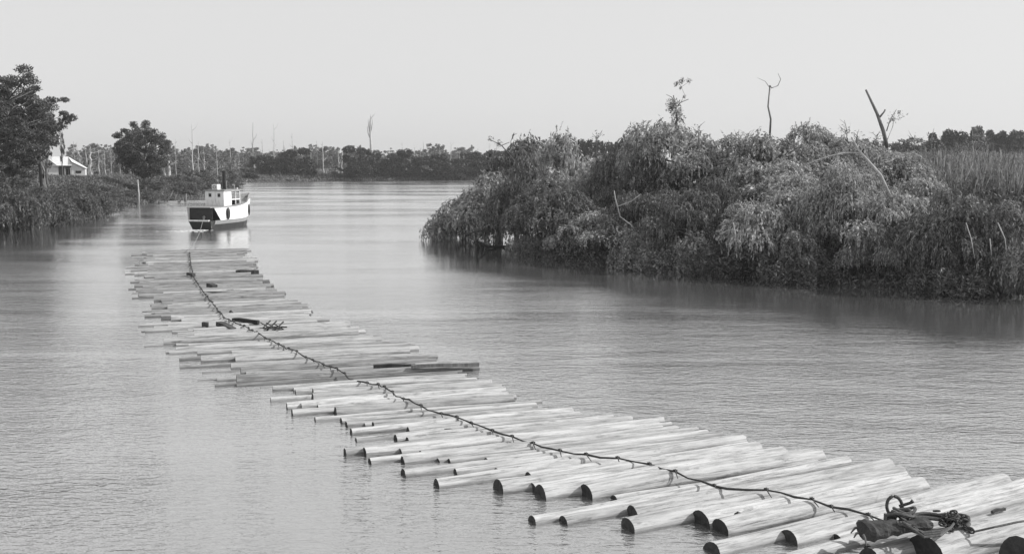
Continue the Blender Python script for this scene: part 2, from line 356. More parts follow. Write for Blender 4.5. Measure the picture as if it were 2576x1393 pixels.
# order the rows by where each axis crosses the tow chain
sp_g = [gp(a, b, .12) for a, b in SPINE] + [gp(2500, 1330, .12), gp(2900, 1420, .12)]
cum = [0]
for a, b in zip(sp_g, sp_g[1:]): cum.append(cum[-1] + (b-a).length)
def spine_at(s):
    i = min(max(np.searchsorted(cum, s)-1, 0), len(cum)-2); f = (s-cum[i])/(cum[i+1]-cum[i]); return sp_g[i].lerp(sp_g[i+1], f)
def cross_s(lg):
    n = Vector((-lg['u'].y, lg['u'].x, 0)); ds = [(q-lg['p']).dot(n) for q in sp_g]
    for i in range(len(ds)-1):
        if ds[i]*ds[i+1] <= 0: f = ds[i]/(ds[i]-ds[i+1]); return cum[i] + f*(cum[i+1]-cum[i])
    return cum[-1]+abs(ds[-1]) if abs(ds[-1]) < abs(ds[0]) else -abs(ds[0])
for lg in logs: lg['s'] = cross_s(lg)
logs.sort(key=lambda l: -l['s'])           # near to far
def perp(a, b):                             # distance between neighbouring axes, mid-raft
    n = Vector((-a['u'].y, a['u'].x, 0)); q = b['p'] + b['u']*4.5
    return (q - a['p']).dot(n)
out = [logs[0]]
for lg in logs[1:]:
    prev = out[-1]; gap = perp(prev, lg); need = prev['r'] + lg['r']
    if gap < need*.55:                      # too close: slide the row back a little, or let it ride low
        lg['z'] = -.05
        n = Vector((-lg['u'].y, lg['u'].x, 0)); lg['p'] = lg['p'] + n*(need*.55-gap)*.6
        gap = perp(prev, lg)
    k = int(round((gap - need)/.52)) if gap > need*1.25 else 0
    if k == 0 and gap > need*1.3: k = 1
    for j in range(1, k+1):
        f = j/(k+1); p = prev['p'].lerp(lg['p'], f); u = (prev['u']*(1-f) + lg['u']*f).normalized()
        rr = min(max(((gap-need)/k)/2*1.12, .17), .36)
        px_, py_ = pix(p)
        p = p + u*rnd.uniform(.3, 1.8)
        out.append(dict(p=p, r=rr, u=u, y=py_, real=False))
    out.append(lg)
logs = out
def log_mesh(Lg, r, seed, taper=.93):
    rg = random.Random(seed); mb = MB(); n = 18; m_ = max(8, int(Lg*1.6)); vs = []
    bx, bz = rg.uniform(-.10, .10), rg.uniform(-.04, .04); ph = rg.uniform(0, 6)
    k1, k2 = rg.uniform(.02, .05), rg.uniform(.015, .04)
    for i in range(m_+1):
        t = i/m_; rr = r*(1+(taper-1)*t)*(1+rg.uniform(-.03, .03))*(1 + .03*math.sin(t*Lg*1.3+ph))
        cy = bx*math.sin(math.pi*t)*Lg/8 + .02*math.sin(5*t+ph); cz = bz*math.sin(math.pi*t) + .012*math.sin(7*t+ph)
        for k in range(n):
            a = 2*math.pi*k/n; q = rr*(1 + k1*math.sin(2*a+ph+t) + k2*math.sin(3*a+2*ph-t*2))
            x = t*Lg + (rg.uniform(-.03, .03) if i == m_ else (rg.uniform(-.006, .006) if i == 0 else 0))
            vs.append((x, cy+q*math.cos(a), cz+q*math.sin(a)))
    fs = [(i*n+k, i*n+(k+1)%n, (i+1)*n+(k+1)%n, (i+1)*n+k) for i in range(m_) for k in range(n)]
    mb.add(vs, fs); mb.add(vs[-n:], [tuple(range(n))], 0)
    # the sawn end, a dished disc set just inside the rim
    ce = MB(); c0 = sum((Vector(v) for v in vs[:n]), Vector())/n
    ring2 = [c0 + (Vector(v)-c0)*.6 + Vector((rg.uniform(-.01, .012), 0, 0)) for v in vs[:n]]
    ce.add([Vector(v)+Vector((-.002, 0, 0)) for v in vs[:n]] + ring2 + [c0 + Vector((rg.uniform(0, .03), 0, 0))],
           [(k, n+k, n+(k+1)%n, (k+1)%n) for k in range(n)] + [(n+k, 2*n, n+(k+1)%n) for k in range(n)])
    return mb, ce
ZN = [(0, 'at the near end of the raft, beyond the tangle of dark iron gear'), ]
LOGTOP = []
NL = len(logs)
for i, lg in enumerate(logs):
    p, u, r = lg['p'], lg['u'], lg['r']
    # right end: walk until the right contour of the raft is crossed
    t = 3.0
    while t < 17:
        q = p + u*t; x, y = pix(q)
        if x > interp(y, RC): break
        t += .1
    t = min(max(t + rnd.uniform(-.9, .35), 4.0), 15.0)
    if i < 8: t = max(t, 9.5)
    lg['L'] = t
    z = rnd.uniform(.0, .10)*r/.28 + lg.get('z', 0)
    if not lg['real']: z -= .03
    z -= .03 + rnd.uniform(0, .06)
    if lg['y'] < 1000: z -= .05
    far = lg['y']
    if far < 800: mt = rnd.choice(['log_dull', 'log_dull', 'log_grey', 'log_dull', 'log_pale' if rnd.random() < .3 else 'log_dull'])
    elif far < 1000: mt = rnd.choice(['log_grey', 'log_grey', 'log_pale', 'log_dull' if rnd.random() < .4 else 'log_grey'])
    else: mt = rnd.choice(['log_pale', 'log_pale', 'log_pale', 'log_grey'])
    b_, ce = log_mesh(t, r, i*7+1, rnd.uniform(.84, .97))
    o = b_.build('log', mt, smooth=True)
    o.location = (p.x, p.y, z); o.rotation_euler = (0, rnd.uniform(-.006, .006), math.atan2(u.y, u.x))
    c = ce.build('cut_end', 'cut', parent=o); c['label'] = 'sawn end of the log with painted-in shade'
    lg['z0'] = z
    colr = {'log_dull': 'dull grey', 'log_grey': 'grey', 'log_pale': 'pale'}[mt]
    size = 'thick' if r > .31 else ('thin' if r < .22 else 'medium')
    if i < 10: zone = 'by the iron gear'
    elif far > 1180: zone = 'nearer than the cable'
    elif far > 1030: zone = 'in the near middle'
    elif far > 880: zone = 'in mid raft'
    elif far > 780: zone = 'by the trestle'
    else: zone = 'in the far part'
    tag(o, '%s %s log %s, %s from the raft\'s near end' % (size, colr, zone, ordn(i+1)), 'log', 'floating logs of the raft')
print('LOGS', NL, min(l['y'] for l in logs), max(l['y'] for l in logs))
def top_z(x, y):                            # height of the raft's upper side at a ground point
    best = .02
    for lg in logs:
        d = Vector((x, y, 0)) - Vector((lg['p'].x, lg['p'].y, 0)); t = d.dot(lg['u']); s_ = d.dot(Vector((-lg['u'].y, lg['u'].x, 0)))
        if -.1 < t < lg['L']+.1 and abs(s_) < lg['r']: best = max(best, lg['z0'] + math.sqrt(lg['r']**2 - s_*s_))
    return best

# tow chain laid over the raft, with its iron dogs hanging to the near side
root = empty('tow_cable', sp_g[20]); base = Vector(sp_g[20])
pts = []; 
for i in range(len(SPINE)-1):
    a, b = gp(*SPINE[i], .45), gp(*SPINE[i+1], .45)
    n_ = max(2, int((b-a).length/.35))
    for k in range(n_): pts.append(a.lerp(b, k/n_))
pts.append(gp(*SPINE[-1], .5))
zz = [top_z(p.x, p.y) for p in pts]
zz = [max(zz[max(0, i-2):i+3])*.7 + zz[i]*.3 + .05 for i in range(len(zz))]
pts = [Vector((p.x + rnd.uniform(-.02, .02), p.y + rnd.uniform(-.02, .02), z)) for p, z in zip(pts, zz)]
mb = MB(); mb.tube([p-base for p in pts], [.019 + .012*math.sin(i*1.7+math.sin(i*.37)*3)**2*(1 if p.y < 60 else 1.6) for i, p in enumerate(pts)], 6)
mb.build('cable', 'iron', root)
s_acc = 0; nd = 0; last = pts[0]
step = 0
for i in range(1, len(pts)):
    s_acc += (pts[i]-pts[i-1]).length
    d_ = pts[i].y
    want = rnd.uniform(.45, 1.0) if d_ < 60 else 1.3
    if s_acc > want and nd < 95:
        s_acc = rnd.uniform(-.12, .12); nd += 1
        p = pts[i]-base; dx = rnd.uniform(.02, .12); ln = rnd.uniform(.16, .34)
        mb = MB(); mb.tube([p + Vector((0, 0, .05)), p + Vector((dx*.3, -ln*.45, -.02)), p + Vector((dx, -ln, -.10))], [.026, .016, .010], 5)
        mb.tube([p+Vector((-.05, .02, .02)), p+Vector((.05, -.02, .02))], .032, 6)
        mb.build('iron_dog', 'iron', root)
tag(root, 'long dark cable with iron dogs winding over the logs towards the tug', 'cable')

# planks, trestle and small pieces lying on the raft
def plank(name, px, py, ln, wd, th, ang, matn, label, cat, tilt=0, z=None):
    g = gp(px, py, .4); z = (top_z(g.x, g.y) if z is None else z) + th*.5 + .01
    mb = MB(); rg = random.Random(int(px)); n = 5; vs = []
    for k in range(n+1):
        t = k/n - .5; j = rg.uniform(.85, 1.1)
        for sx, sz in ((-1, -1), (1, -1), (1, 1), (-1, 1)): vs.append((t*ln, sx*wd/2*j, sz*th/2*j + .02*math.sin(k)))
    fs = [(i*4+k, i*4+(k+1)%4, (i+1)*4+(k+1)%4, (i+1)*4+k) for i in range(n) for k in range(4)] + [(3, 2, 1, 0), tuple(n*4+k for k in range(4))]
    mb.add(vs, fs); o = mb.build(name, matn); o.location = (g.x, g.y, z); o.rotation_euler = (0, tilt, R(ang)); return tag(o, label, cat)
plank('wood_slab', 568, 812, 1.3, .3, .22, -42, 'darkwood', 'dark slab lying on the raft, left of the black bar', 'slab', .12)
plank('tool_bar', 618, 797, 1.5, .2, .22, -22, 'black', 'black bar lying across the raft beside the cable', 'bar')
plank('wood_block', 516, 807, .3, .26, .2, 10, 'darkwood', 'small dark block on the raft left of the slab', 'block')
plank('wood_chunk', 533, 716, .9, .35, .25, -50, 'darkwood', 'dark chunk on the far raft just right of the cable', 'chunk')
plank('loose_stick', 548, 725, 2.0, .12, .1, 8, 'darkwood', 'thin dark stick below the chunk on the far raft', 'stick')
plank('short_stick', 1135, 1056, .42, .07, .07, -8, 'black', 'short black stick on pale logs below the cable bend', 'stick')
plank('square_timber', 992, 907, 1.6, .16, .16, 9, 'darkwood', 'dark squared timber on the raft near its right edge', 'timber')
plank('squared_beam', 1120, 909, 2.6, .14, .14, 12, 'greydead', 'long narrow grey beam beside the dark squared timber', 'beam')
plank('iron_bracket', 583, 776, .45, .1, .14, 70, 'iron', 'upright dark bracket standing by the cable above the black bar', 'bracket', .9)
plank('dark_offcut', 622, 676, 1.6, .4, .3, 14, 'darkwood', 'dark offcut at the right edge of the far raft', 'offcut', z=0)
plank('wet_offcut', 480, 689, .7, .25, .2, -40, 'darkwood', 'tiny dark offcut on the far raft left of the cable', 'offcut')
mb = MB(); g = gp(1857, 1258, .5); kz = top_z(g.x, g.y)
vs = []; fs = []
for i in range(5):
    for k in range(8): a = k*math.pi/4; q = [.09, .10, .085, .05, .01][i]*(1+.15*math.sin(a*2)); vs.append((q*math.cos(a), q*math.sin(a)*.8, i*.022))
fs = [(i*8+k, i*8+(k+1)%8, (i+1)*8+(k+1)%8, (i+1)*8+k) for i in range(4) for k in range(8)] + [tuple(32+k for k in range(8))]
mb.add(vs, fs); o = mb.build('knot_stub', 'black', loc=(g.x, g.y, kz-.01)); tag(o, 'small black stub on a pale log below the cable', 'stub')
# a trestle of rough poles
g = gp(688, 818, .4); tz = top_z(g.x, g.y); root = empty('trestle', (g.x, g.y, tz), R(-25))
for s in (-1, 1):
    mb = MB(); mb.tube([(-.6, s*.25, .05), (.6, s*.22, .12)], .035, 6); mb.build('rail', 'darkwood', root)
for x in (-.5, -.15, .25):
    mb = MB(); mb.tube([(x, -.3, -.02), (x+.1, .3, .35)], .035, 6); mb.build('leg', 'darkwood', root)
    mb = MB(); mb.tube([(x+.1, .35, -.05), (x-.1, -.2, .32)], .03, 6); mb.build('brace', 'darkwood', root)
tag(root, 'small dark trestle of crossed poles standing on the raft', 'trestle')

# gear pile at the near end of the raft
def at(px, py, z): return gp(px, py, z)
gz = .5
# canvas roll
A = at(2172, 1334, .60); B = at(2338, 1316, .62)
root = empty('canvas_roll', (A.x, A.y, gz))
ax = (B-A); vs = []; n = 16; mb = MB(); rg = random.Random(3); m_ = 16
side = Vector((0, 0, 1)).cross(ax).normalized()
for i in range(m_+1):
    t = i/m_; c = A.lerp(B, t) - root.location; rr = (.25 + .02*math.sin(t*9) + .02*math.sin(t*31))*(1 - .5*t) * (.9 if i == 0 else 1)
    for k in range(n):
        a = 2*math.pi*k/n; q = rr*(1 + .05*math.sin(3*a+t*6) + .16*abs(math.sin(3.5*a+t*3+.6*math.sin(t*11)))) + rg.uniform(-.022, .022)
        vs.append(c + side*q*1.1*math.cos(a) + Vector((0, 0, 1))*(q*.62*math.sin(a) + .02*math.sin(t*14+a)))
mb.add(vs, [(i*n+k, i*n+(k+1)%n, (i+1)*n+(k+1)%n, (i+1)*n+k) for i in range(m_) for k in range(n)] + [tuple(range(n))[::-1], tuple(m_*n+k for k in range(n))])
mb.build('canvas', 'canvas', root)
for (x1, y1, x2, y2) in ((2160, 1340, 2148, 1352), (2172, 1345, 2180, 1372), (2160, 1325, 2140, 1340)):
    mb = MB(); a, b = at(x1, y1, .6) - root.location, at(x2, y2, .5) - root.location; mb.tube([a, a.lerp(b, .5)+Vector((0, 0, .04)), b], [.03, .025, .012], 5); mb.build('rope_tail', 'rope', root)
tag(root, 'dark rolled canvas bundle lying on the near logs with rope tails', 'bundle')
# rope coil
def coil(name, cx, cy, rx, ry, turns, th, label, z0=.55, seed=1, matn='rope', hang=.0):
    rg = random.Random(seed); c = at(cx, cy, z0); root = empty(name, c); 
    for k in range(turns):
        jx, jy, jz = rg.uniform(-.06, .06), rg.uniform(-.04, .04), rg.uniform(0, .10); a0 = rg.uniform(0, 6); mb = MB()
        sx, sy = rx*rg.uniform(.8, 1.15), ry*rg.uniform(.8, 1.15)
        pts = [Vector((jx + sx*math.cos(a), jy + sy*math.sin(a), jz + .04*math.sin(a*2+a0) - hang*max(0, -math.sin(a)))) for a in np.linspace(0, 2*math.pi, 26)]
        mb.tube(pts, th, 6); mb.build('rope_turn', matn, root)
    tag(root, label, 'rope'); return root
coil('rope_coil', 2345, 1312, .62, .30, 7, .035, 'loose coil of dark rope lying beside the canvas bundle', hang=.12)
for q_, (y0_, y1_) in enumerate(((1322, 1350), (1318, 1344), (1326, 1338))):
    c_ = at(2290, y0_, .66); o_ = MB(); pp = [at(2255+q_*8, 1312, .78), at(2290+q_*4, y0_+4, .66), at(2325, y1_, .58), at(2365, y1_-4, .58), at(2392, 1326, .62), at(2402, 1312, .62)]
    o_.tube([p_-c_ for p_ in pp], .026, 6); oo = o_.build('hanging_rope', 'rope', loc=c_); tag(oo, ['lowest rope loop sagging below the canvas bundle', 'middle rope loop sagging below the canvas bundle', 'shortest rope loop below the canvas bundle'][q_], 'rope', 'rope loops by the bundle')
coil('rope_bight', 2270, 1292, .22, .14, 3, .035, 'small loop of rope over the canvas bundle, under the iron ring', z0=.78, seed=4)
# chain heap and its tail
c = at(2395, 1318, .55); root = empty('chain_heap', c)
rg = random.Random(8)
def link(mb, c, d, r, th, roll):
    d = d.normalized(); s = d.cross(Vector((0, 0, 1))).normalized(); upv = s.cross(d); s2 = s*math.cos(roll) + upv*math.sin(roll)
    mb.tube([c + d*r*1.35*math.cos(a) + s2*r*math.sin(a) for a in np.linspace(0, 2*math.pi, 11)], th, 5, cap=False)
mb = MB()
for k in range(60):
    p = Vector((rg.gauss(0, .15), rg.gauss(0, .10), abs(rg.gauss(.05, .07)))); link(mb, p, Vector((rg.uniform(-1, 1), rg.uniform(-1, 1), rg.uniform(-.3, .3))), .05, .019, rg.uniform(0, 3))
mb.build('heaped_links', 'iron', root)
tail = [at(2400, 1312, .6), at(2425, 1322, .55), at(2455, 1330, .55), at(2480, 1338, .52)]
tail = [Vector(t)-root.location for t in [at(2378,1300,.65), at(2400, 1310, .6), at(2420, 1320, .55), at(2436, 1330, .52), at(2448, 1336, .5)]]
mb = MB()
for a, b in zip(tail, tail[1:]):
    n_ = max(2, int((b-a).length/.085))
    for k in range(n_): link(mb, a.lerp(b, k/n_), b-a, .055, .022, (k % 2)*1.57)
mb.build('chain_tail', 'iron', root)
tag(root, 'heap of iron chain with a short tail, right of the rope coil', 'chain')
# iron ring and lever
c = at(2250, 1275, .85); root = empty('ring_lever', c)
mb = MB(); mb.tube([Vector((.16*math.cos(a), .05*math.sin(a), .2*math.sin(a)+.02)) for a in np.linspace(0, 2*math.pi, 22)], .035, 8, cap=False); mb.build('ring', 'iron', root, smooth=True)
mb = MB(); mb.tube([Vector((.10, 0, .02)), at(2290, 1264, .95)-c, at(2297, 1259, 1.0)-c], [.035, .03, .045], 7); mb.build('lever', 'iron', root)
mb = MB(); mb.box((-.18, -.1, -.34), (.02, .1, -.16)); mb.box((.2, -.06, -.35), (.3, .06, -.02)); mb.build('shackle_block', 'iron', root)
tag(root, 'upright iron ring with a short lever on the canvas bundle', 'ring')
# loose cable at the near right corner
pts = [at(x, y, z) for x, y, z in ((2452, 1336, .52), (2500, 1325, .62), (2560, 1312, .66), (2640, 1300, .6), (2720, 1296, .5))]
mb = MB(); mb.tube([p-pts[0] for p in pts], .022, 6); o = mb.build('loose_cable', 'rope', loc=pts[0]); tag(o, 'loose cable running right from the chain to the frame edge', 'cable')
plank('snag_branch', 2512, 1277, .5, .06, .06, 35, 'darkwood', 'small dark forked twig on the logs at right edge', 'twig')

# ------------------------------------------------------------------ the steam tug
TL = 11.0
tg = gp(502, 578); tug = empty('steam_tug', tg, R(-15))
tag(tug, 'small white and black steam tug with tall funnel, towing the raft', 'tug boat')
def hb(t, lvl=1.0):                         # half-breadth along the hull
    return float(np.interp(t, [0, .06, .2, .5, .7, .82, .91, .97, 1], [1.45, 1.62, 1.78, 1.8, 1.62, 1.25, .78, .33, .05]))*lvl
def zd(t): return 2.55 + .85*max(0, (t-.4)/.6)**1.8      # upper deck line
def zs(t): return 1.05 + .25*max(0, (t-.6)/.4)**1.5       # top of the dark lower hull
TS = np.linspace(0, 1, 31)
def flare(t, z): return (.80 + .20*min(1, max(0, (z+.3)/1.3))) if t < .7 else (.80-.25*(t-.7)/.3 + (.20+.25*(t-.7)/.3)*min(1, max(0, (z+.3)/1.3)))
mb = MB(); vs = []; prof = [-.5, -.1, .3, .7, None]
for t in TS:
    rake = .9*max(0, .08-t)/.08
    for sgn in (-1, 1):
        for z in prof:
            z = zs(t) if z is None else z
            k = flare(t, z)*(.35 if z < -.4 else 1)
            y = t*TL + (rake*.55*(1.05-z) if t < .08 else 0) + (.35*(z-.5) if t > .9 else 0)*(t-.9)*10
            vs.append((sgn*hb(t)*k, y, z))
m_ = len(prof)
fs = []
for i in range(len(TS)-1):
    for s in range(2):
        for k in range(m_-1):
            a = (i*2+s)*m_+k; b = ((i+1)*2+s)*m_+k; fs.append((a, a+1, b+1, b) if s else (a, b, b+1, a+1))
    fs.append(((i*2)*m_+m_-1, (i*2+1)*m_+m_-1, ((i+1)*2+1)*m_+m_-1, ((i+1)*2)*m_+m_-1))
fs.append(tuple(range(m_)) + tuple(m_+k for k in reversed(range(m_))))
mb.add(vs, fs); mb.build('hull', 'black', tug, smooth=False)
# rubbing strake, grey
mb = MB()
for s in (-1, 1):
    vs = []
    for t in TS[2:]:
        z1 = zs(t)-.02; z0 = z1-.42
        y = t*TL
        vs += [(s*(hb(t)*flare(t, z0)+.06), y, z0), (s*(hb(t)*flare(t, z1)+.09), y, z1), (s*(hb(t)*flare(t, z1)-.05), y, z1+.03), (s*(hb(t)*flare(t, z0)-.02), y, z0-.03)]
    n_ = len(TS)-2; mb.add(vs, [(i*4+k, i*4+(k+1) % 4, (i+1)*4+(k+1) % 4, (i+1)*4+k) for i in range(n_-1) for k in range(4)] + [(0, 1, 2, 3), tuple((n_-1)*4+k for k in (3, 2, 1, 0))])
mb.build('rubbing_strake', 'greypaint', tug)
mb = MB(); mb.box((-1.45, -.10, .98), (1.3, .16, 1.14)); mb.build('stern_rail', 'white', tug)
# white topsides, from the slanted aft edge to the stem
mb = MB(); TU = np.linspace(0, 1, 31)
for s in (-1, 1):
    vs = []
    for k, t in enumerate(TU):
        tb = .17 + .83*t; tt = .06 + .94*t
        def P(tv, z, off): return (s*max(.02, hb(tv)*(flare(tv, z) + (.05 if tv > .8 else 0)*(z-1)) - off), tv*TL + (.35*(z-.5) if tv > .9 else 0)*(tv-.9)*10, z)
        vs += [P(tb, zs(tb), .0), P(tt, zd(tt), .0), P(tt, zd(tt), .07), P(tb, zs(tb), .07)]
    n_ = len(TU); mb.add(vs, [(i*4+k, i*4+(k+1) % 4, (i+1)*4+(k+1) % 4, (i+1)*4+k) for i in range(n_-1) for k in range(4)] + [(0, 1, 2, 3), tuple((n_-1)*4+k for k in (3, 2, 1, 0))])
mb.build('topsides', 'white', tug)
# port wing at the stern and a bulkhead under the deck, black to paint in the recess's shade
mb = MB(); mb.add([(-1.50, .05, 1.05), (-1.50, .35, 1.05), (-1.62, .35, 2.55), (-1.62, -.05, 2.55), (-1.44, .05, 1.05), (-1.44, .35, 1.05), (-1.55, .35, 2.55), (-1.55, -.05, 2.55)],
    [(0, 3, 2, 1), (4, 5, 6, 7), (0, 4, 7, 3), (1, 2, 6, 5), (0, 1, 5, 4), (3, 7, 6, 2)]); mb.build('port_wing', 'white', tug)
mb = MB(); mb.box((-1.5, .38, 1.04), (1.5, .45, 2.5)); mb.build('bulkhead', 'black', tug)
mb = MB(); mb.tube([(.5, .25, 1.0), (.5, .25, 1.62)], .09, 8); mb.tube([(.28, .25, 1.45), (.72, .25, 1.45)], .05, 6); mb.build('bitt', 'greypaint', tug)
# upper deck with its edge
mb = MB(); vs = []
TD = np.linspace(0, 1, 31)
for t in TD:
    b = hb(t)*(1.0 if t < .8 else 1.05+.1*(t-.8)) + .07; y = t*TL + (.35*(zd(t)-.5) if t > .9 else 0)*(t-.9)*10 - .12*(t < .01)
    vs += [(-b, y, zd(t)), (b, y, zd(t)), (b, y, zd(t)+.09), (-b, y, zd(t)+.09)]
mb.add(vs, [(i*4+k, i*4+(k+1) % 4, (i+1)*4+(k+1) % 4, (i+1)*4+k) for i in range(30) for k in range(4)] + [(0, 1, 2, 3), (123, 122, 121, 120)])
mb.build('upper_deck', 'greypaint', tug)
# bow bulwark (dark inside)
mb = MB()
for s in (-1, 1):
    vs = []; tb_ = np.linspace(.74, 1, 12)
    for t in tb_:
        b = hb(t)*(1.05+.1*max(0, t-.8)) + .05; y = t*TL + (.35*(zd(t)-.5) if t > .9 else 0)*(t-.9)*10; h_ = .5*min(1, (t-.74)/.1)
        vs += [(s*b, y, zd(t)+.05), (s*(b+.03), y, zd(t)+.1+h_), (s*max(0, b-.03), y, zd(t)+.1+h_), (s*max(0, b-.05), y, zd(t)+.05)]
    mb.add(vs, [(i*4+k, i*4+(k+1) % 4, (i+1)*4+(k+1) % 4, (i+1)*4+k) for i in range(11) for k in range(4)])
mb.build('bow_bulwark', 'greypaint', tug)
# wheelhouse
wx, wy0, wy1, wz0, wz1 = 1.25, 3.5, 5.3, 2.64, 4.42
mb = MB(); mb.box((-wx, wy0, wz0), (wx, wy1, wz1)); mb.build('wheelhouse', 'white', tug)
for x in (-.58, .62):
    mb = MB(); mb.box((x-.17, wy0-.035, 3.72), (x+.17, wy0-.004, 4.12)); f_ = mb.build('window', 'black', tug)
mb = MB(); mb.box((-wx-.16, wy0-.16, wz1), (wx+.16, 7.5, wz1+.10)); mb.box((-wx-.1, wy0-.1, wz1+.10), (wx+.1, 7.4, wz1+.15)); mb.build('roof', 'greypaint', tug)
for x in (-1.2, 1.2):
    for y in (6.3, 7.3):
        mb = MB(); mb.box((x-.05, y-.05, wz0), (x+.05, y+.05, wz1)); mb.build('canopy_post', 'white', tug)
mb = MB(); mb.box((-1.2, 7.33, wz0), (1.2, 7.38, 3.45)); mb.box((-1.2, 7.33, 4.15), (1.2, 7.38, wz1)); mb.box((-.5, 7.33, 3.45), (-.4, 7.38, 4.15)); mb.build('front_screen', 'white', tug)
mb = MB(); mb.box((1.17, 5.3, 3.30), (1.24, 7.3, 3.42)); mb.box((-1.24, 5.3, 3.30), (-1.17, 7.3, 3.42)); mb.box((1.17, 5.3, wz1-.12), (1.24, 7.3, wz1)); mb.build('side_rail', 'white', tug)
for y in (5.5, 6.3, 6.9):
    mb = MB(); mb.box((.55, y, wz0), (1.1, y+.07, 3.3)); mb.box((.55, y, 3.05), (1.1, y+.4, 3.12)); mb.build('bench', 'black', tug)
mb = MB(); mb.box((-.1, 5.34, 2.7), (1.1, 5.36, 4.2)); mb.build('doorway', 'black', tug)
# funnel
mb = MB(); mb.tube([(.15, 5.6, 4.5), (.15, 5.6, 6.75)], .22, 16, cap=False); mb.tube([(.15, 5.6, 6.62), (.15, 5.6, 6.80)], .27, 16, cap=False); mb.tube([(.15, 5.6, 6.6), (.15, 5.6, 6.62)], .2, 16); mb.tube([(.15, 5.6, 4.55), (.15, 5.6, 4.7)], .3, 16)
mb.build('funnel', 'black', tug, smooth=True)
mb = MB(); mb.tube([(.48, 5.5, 4.5), (.48, 5.5, 5.6)], .05, 8); mb.build('steam_pipe', 'greypaint', tug)
mb = MB(); mb.box((-.55, 3.9, 4.57), (.2, 4.6, 5.2)); mb.build('roof_locker', 'white', tug)
mb = MB(); mb.tube([(-.2+.17*math.cos(a), 3.86, 4.9+.17*math.sin(a)) for a in np.linspace(0, 2*math.pi, 17)], .05, 6, cap=False); mb.build('life_ring', 'greypaint', tug)
mb = MB(); mb.tube([(.7, 6.9, 4.55), (.7, 6.9, 4.9)], .10, 8); mb.tube([(.7, 6.9, 4.9), (.7, 6.75, 5.1)], [.14, .18], 10); mb.build('vent_cowl', 'greypaint', tug)
mb = MB(); mb.tube([(.95, 7.2, 4.55), (.95, 7.2, 4.75)], .08, 8); mb.build('lamp', 'white', tug)
# fenders
for t, rr, zc in ((.30, .33, 1.78), (.885, .30, 1.95)):
    b = hb(t)*(1 if t < .8 else 1.04)+.14; fn = MB(); vs = []; y0 = t*TL
    tn = -math.atan2(hb(min(1, t+.03))-hb(t-.03), .06*TL)
    for i in range(9):
        a = math.pi*i/8; q = math.sin(a)
        for k in range(12):
            th = 2*math.pi*k/12; lx, ly, lz = .17*q*math.cos(th), rr*q*math.sin(th), -.72*math.cos(a)
            vs.append((b + lx*math.cos(-tn) - ly*math.sin(tn)*.9, y0 + ly*math.cos(tn), zc+lz))
    fn.add(vs, [(i*12+k, i*12+(k+1) % 12, (i+1)*12+(k+1) % 12, (i+1)*12+k) for i in range(8) for k in range(12)])
    fo = fn.build('fender', 'black', tug, smooth=True)
# towing line between tug and raft
A = Vector((tug.location.x+.45, tug.location.y+.1, 1.35)); B = Vector(gp(476, 627, .5))
mb = MB(); mb.tube([(A.lerp(B, t) - A) + Vector((.1*math.sin(t*3), 0, -1.6*t*(1-t)*1.0)) for t in np.linspace(0, 1, 18)], .028, 5)
o = mb.build('towing_line', 'greydead', loc=A); tag(o, 'thin slack line from the tug stern down to the raft', 'tow line')

mb = MB(); rg = random.Random(6); c0 = tug.location
for k in range(260):
    a = rg.uniform(0, 1); x = rg.gauss(0, .7+.3*a); y = -.2 - 3.5*a*a + rg.uniform(-.2, .2); r0 = rg.uniform(.04, .13); q = rg.uniform(0, 3)
    mb.add([(x+r0*1.6*math.cos(q+t*math.pi/3)*(1+.3*math.sin(t*5+k)), y+r0*math.sin(q+t*math.pi/3), .012) for t in range(6)] + [(x, y, .035)], [(t, (t+1) % 6, 6) for t in range(6)])
o = mb.build('wash_foam', 'white', loc=(c0.x, c0.y, 0)); o.rotation_euler = (0, 0, R(-15)); tag(o, 'flecks of pale foam in the wash behind the tug', 'foam', kind='stuff')

# ------------------------------------------------------------------ house on the left bank
def gable_house(name, px0, px1, py_base, Y, depth, wall_h, ridge_h, label, detail=True):
    a = dp(px0, py_base, Y); b = dp(px1, py_base, Y); W = b.x-a.x; z0 = a.z
    root = empty(name, ((a.x+b.x)/2, Y, z0)); h = W/2
    return root, W
a = dp(125, 446, 250.); b = dp(212, 446, 250.); HW = b.x-a.x; hz = a.z
hs = empty('farmhouse', ((a.x+b.x)/2, 250., hz-.2), R(20)); hs.scale = (1.12, 1.12, 1.08); hs.location.x -= .5; tag(hs, 'small white farmhouse with pale gabled roof behind the left bank', 'house')
w2 = HW/2
mb = MB()   # left gable wing, verandah recess, right skillion wing
def prism(mb, x0, x1, y0, y1, z0, zl, zr, zm=None, xm=None):
    top = [(x0, zl)] + ([(xm, zm)] if zm is not None else []) + [(x1, zr)]
    pr = [(x0, z0), (x1, z0)] + top[::-1]; n = len(pr)
    mb.add([(x, y0, z) for x, z in pr] + [(x, y1, z) for x, z in pr], [tuple(range(n)), tuple(n+k for k in reversed(range(n)))] + [(k, n+k, n+(k+1) % n, (k+1) % n) for k in range(n)])
prism(mb, -w2, -w2+3.0, -1.5, 6, 0, 2.5, 2.5, 4.0, -w2+1.3)
prism(mb, w2-2.7, w2, -1.5, 6, 0, 3.4, 2.1)
mb.box((-w2+3.0, 1.0, 0), (w2-2.7, 6, 2.9)); mb.build('walls', 'house', hs)
mb = MB()
mb.add([(-w2+2.0, -1.9, 2.75), (w2-2.5, -1.9, 2.75), (w2-3.4, 2.2, 4.7), (-w2+1.6, 2.2, 4.7)], [(0, 1, 2, 3)])
mb.add([(-w2+1.6, 2.25, 4.7), (w2-3.4, 2.25, 4.7), (w2-2.5, 6.4, 2.9), (-w2+2.0, 6.4, 2.9)], [(0, 1, 2, 3)])
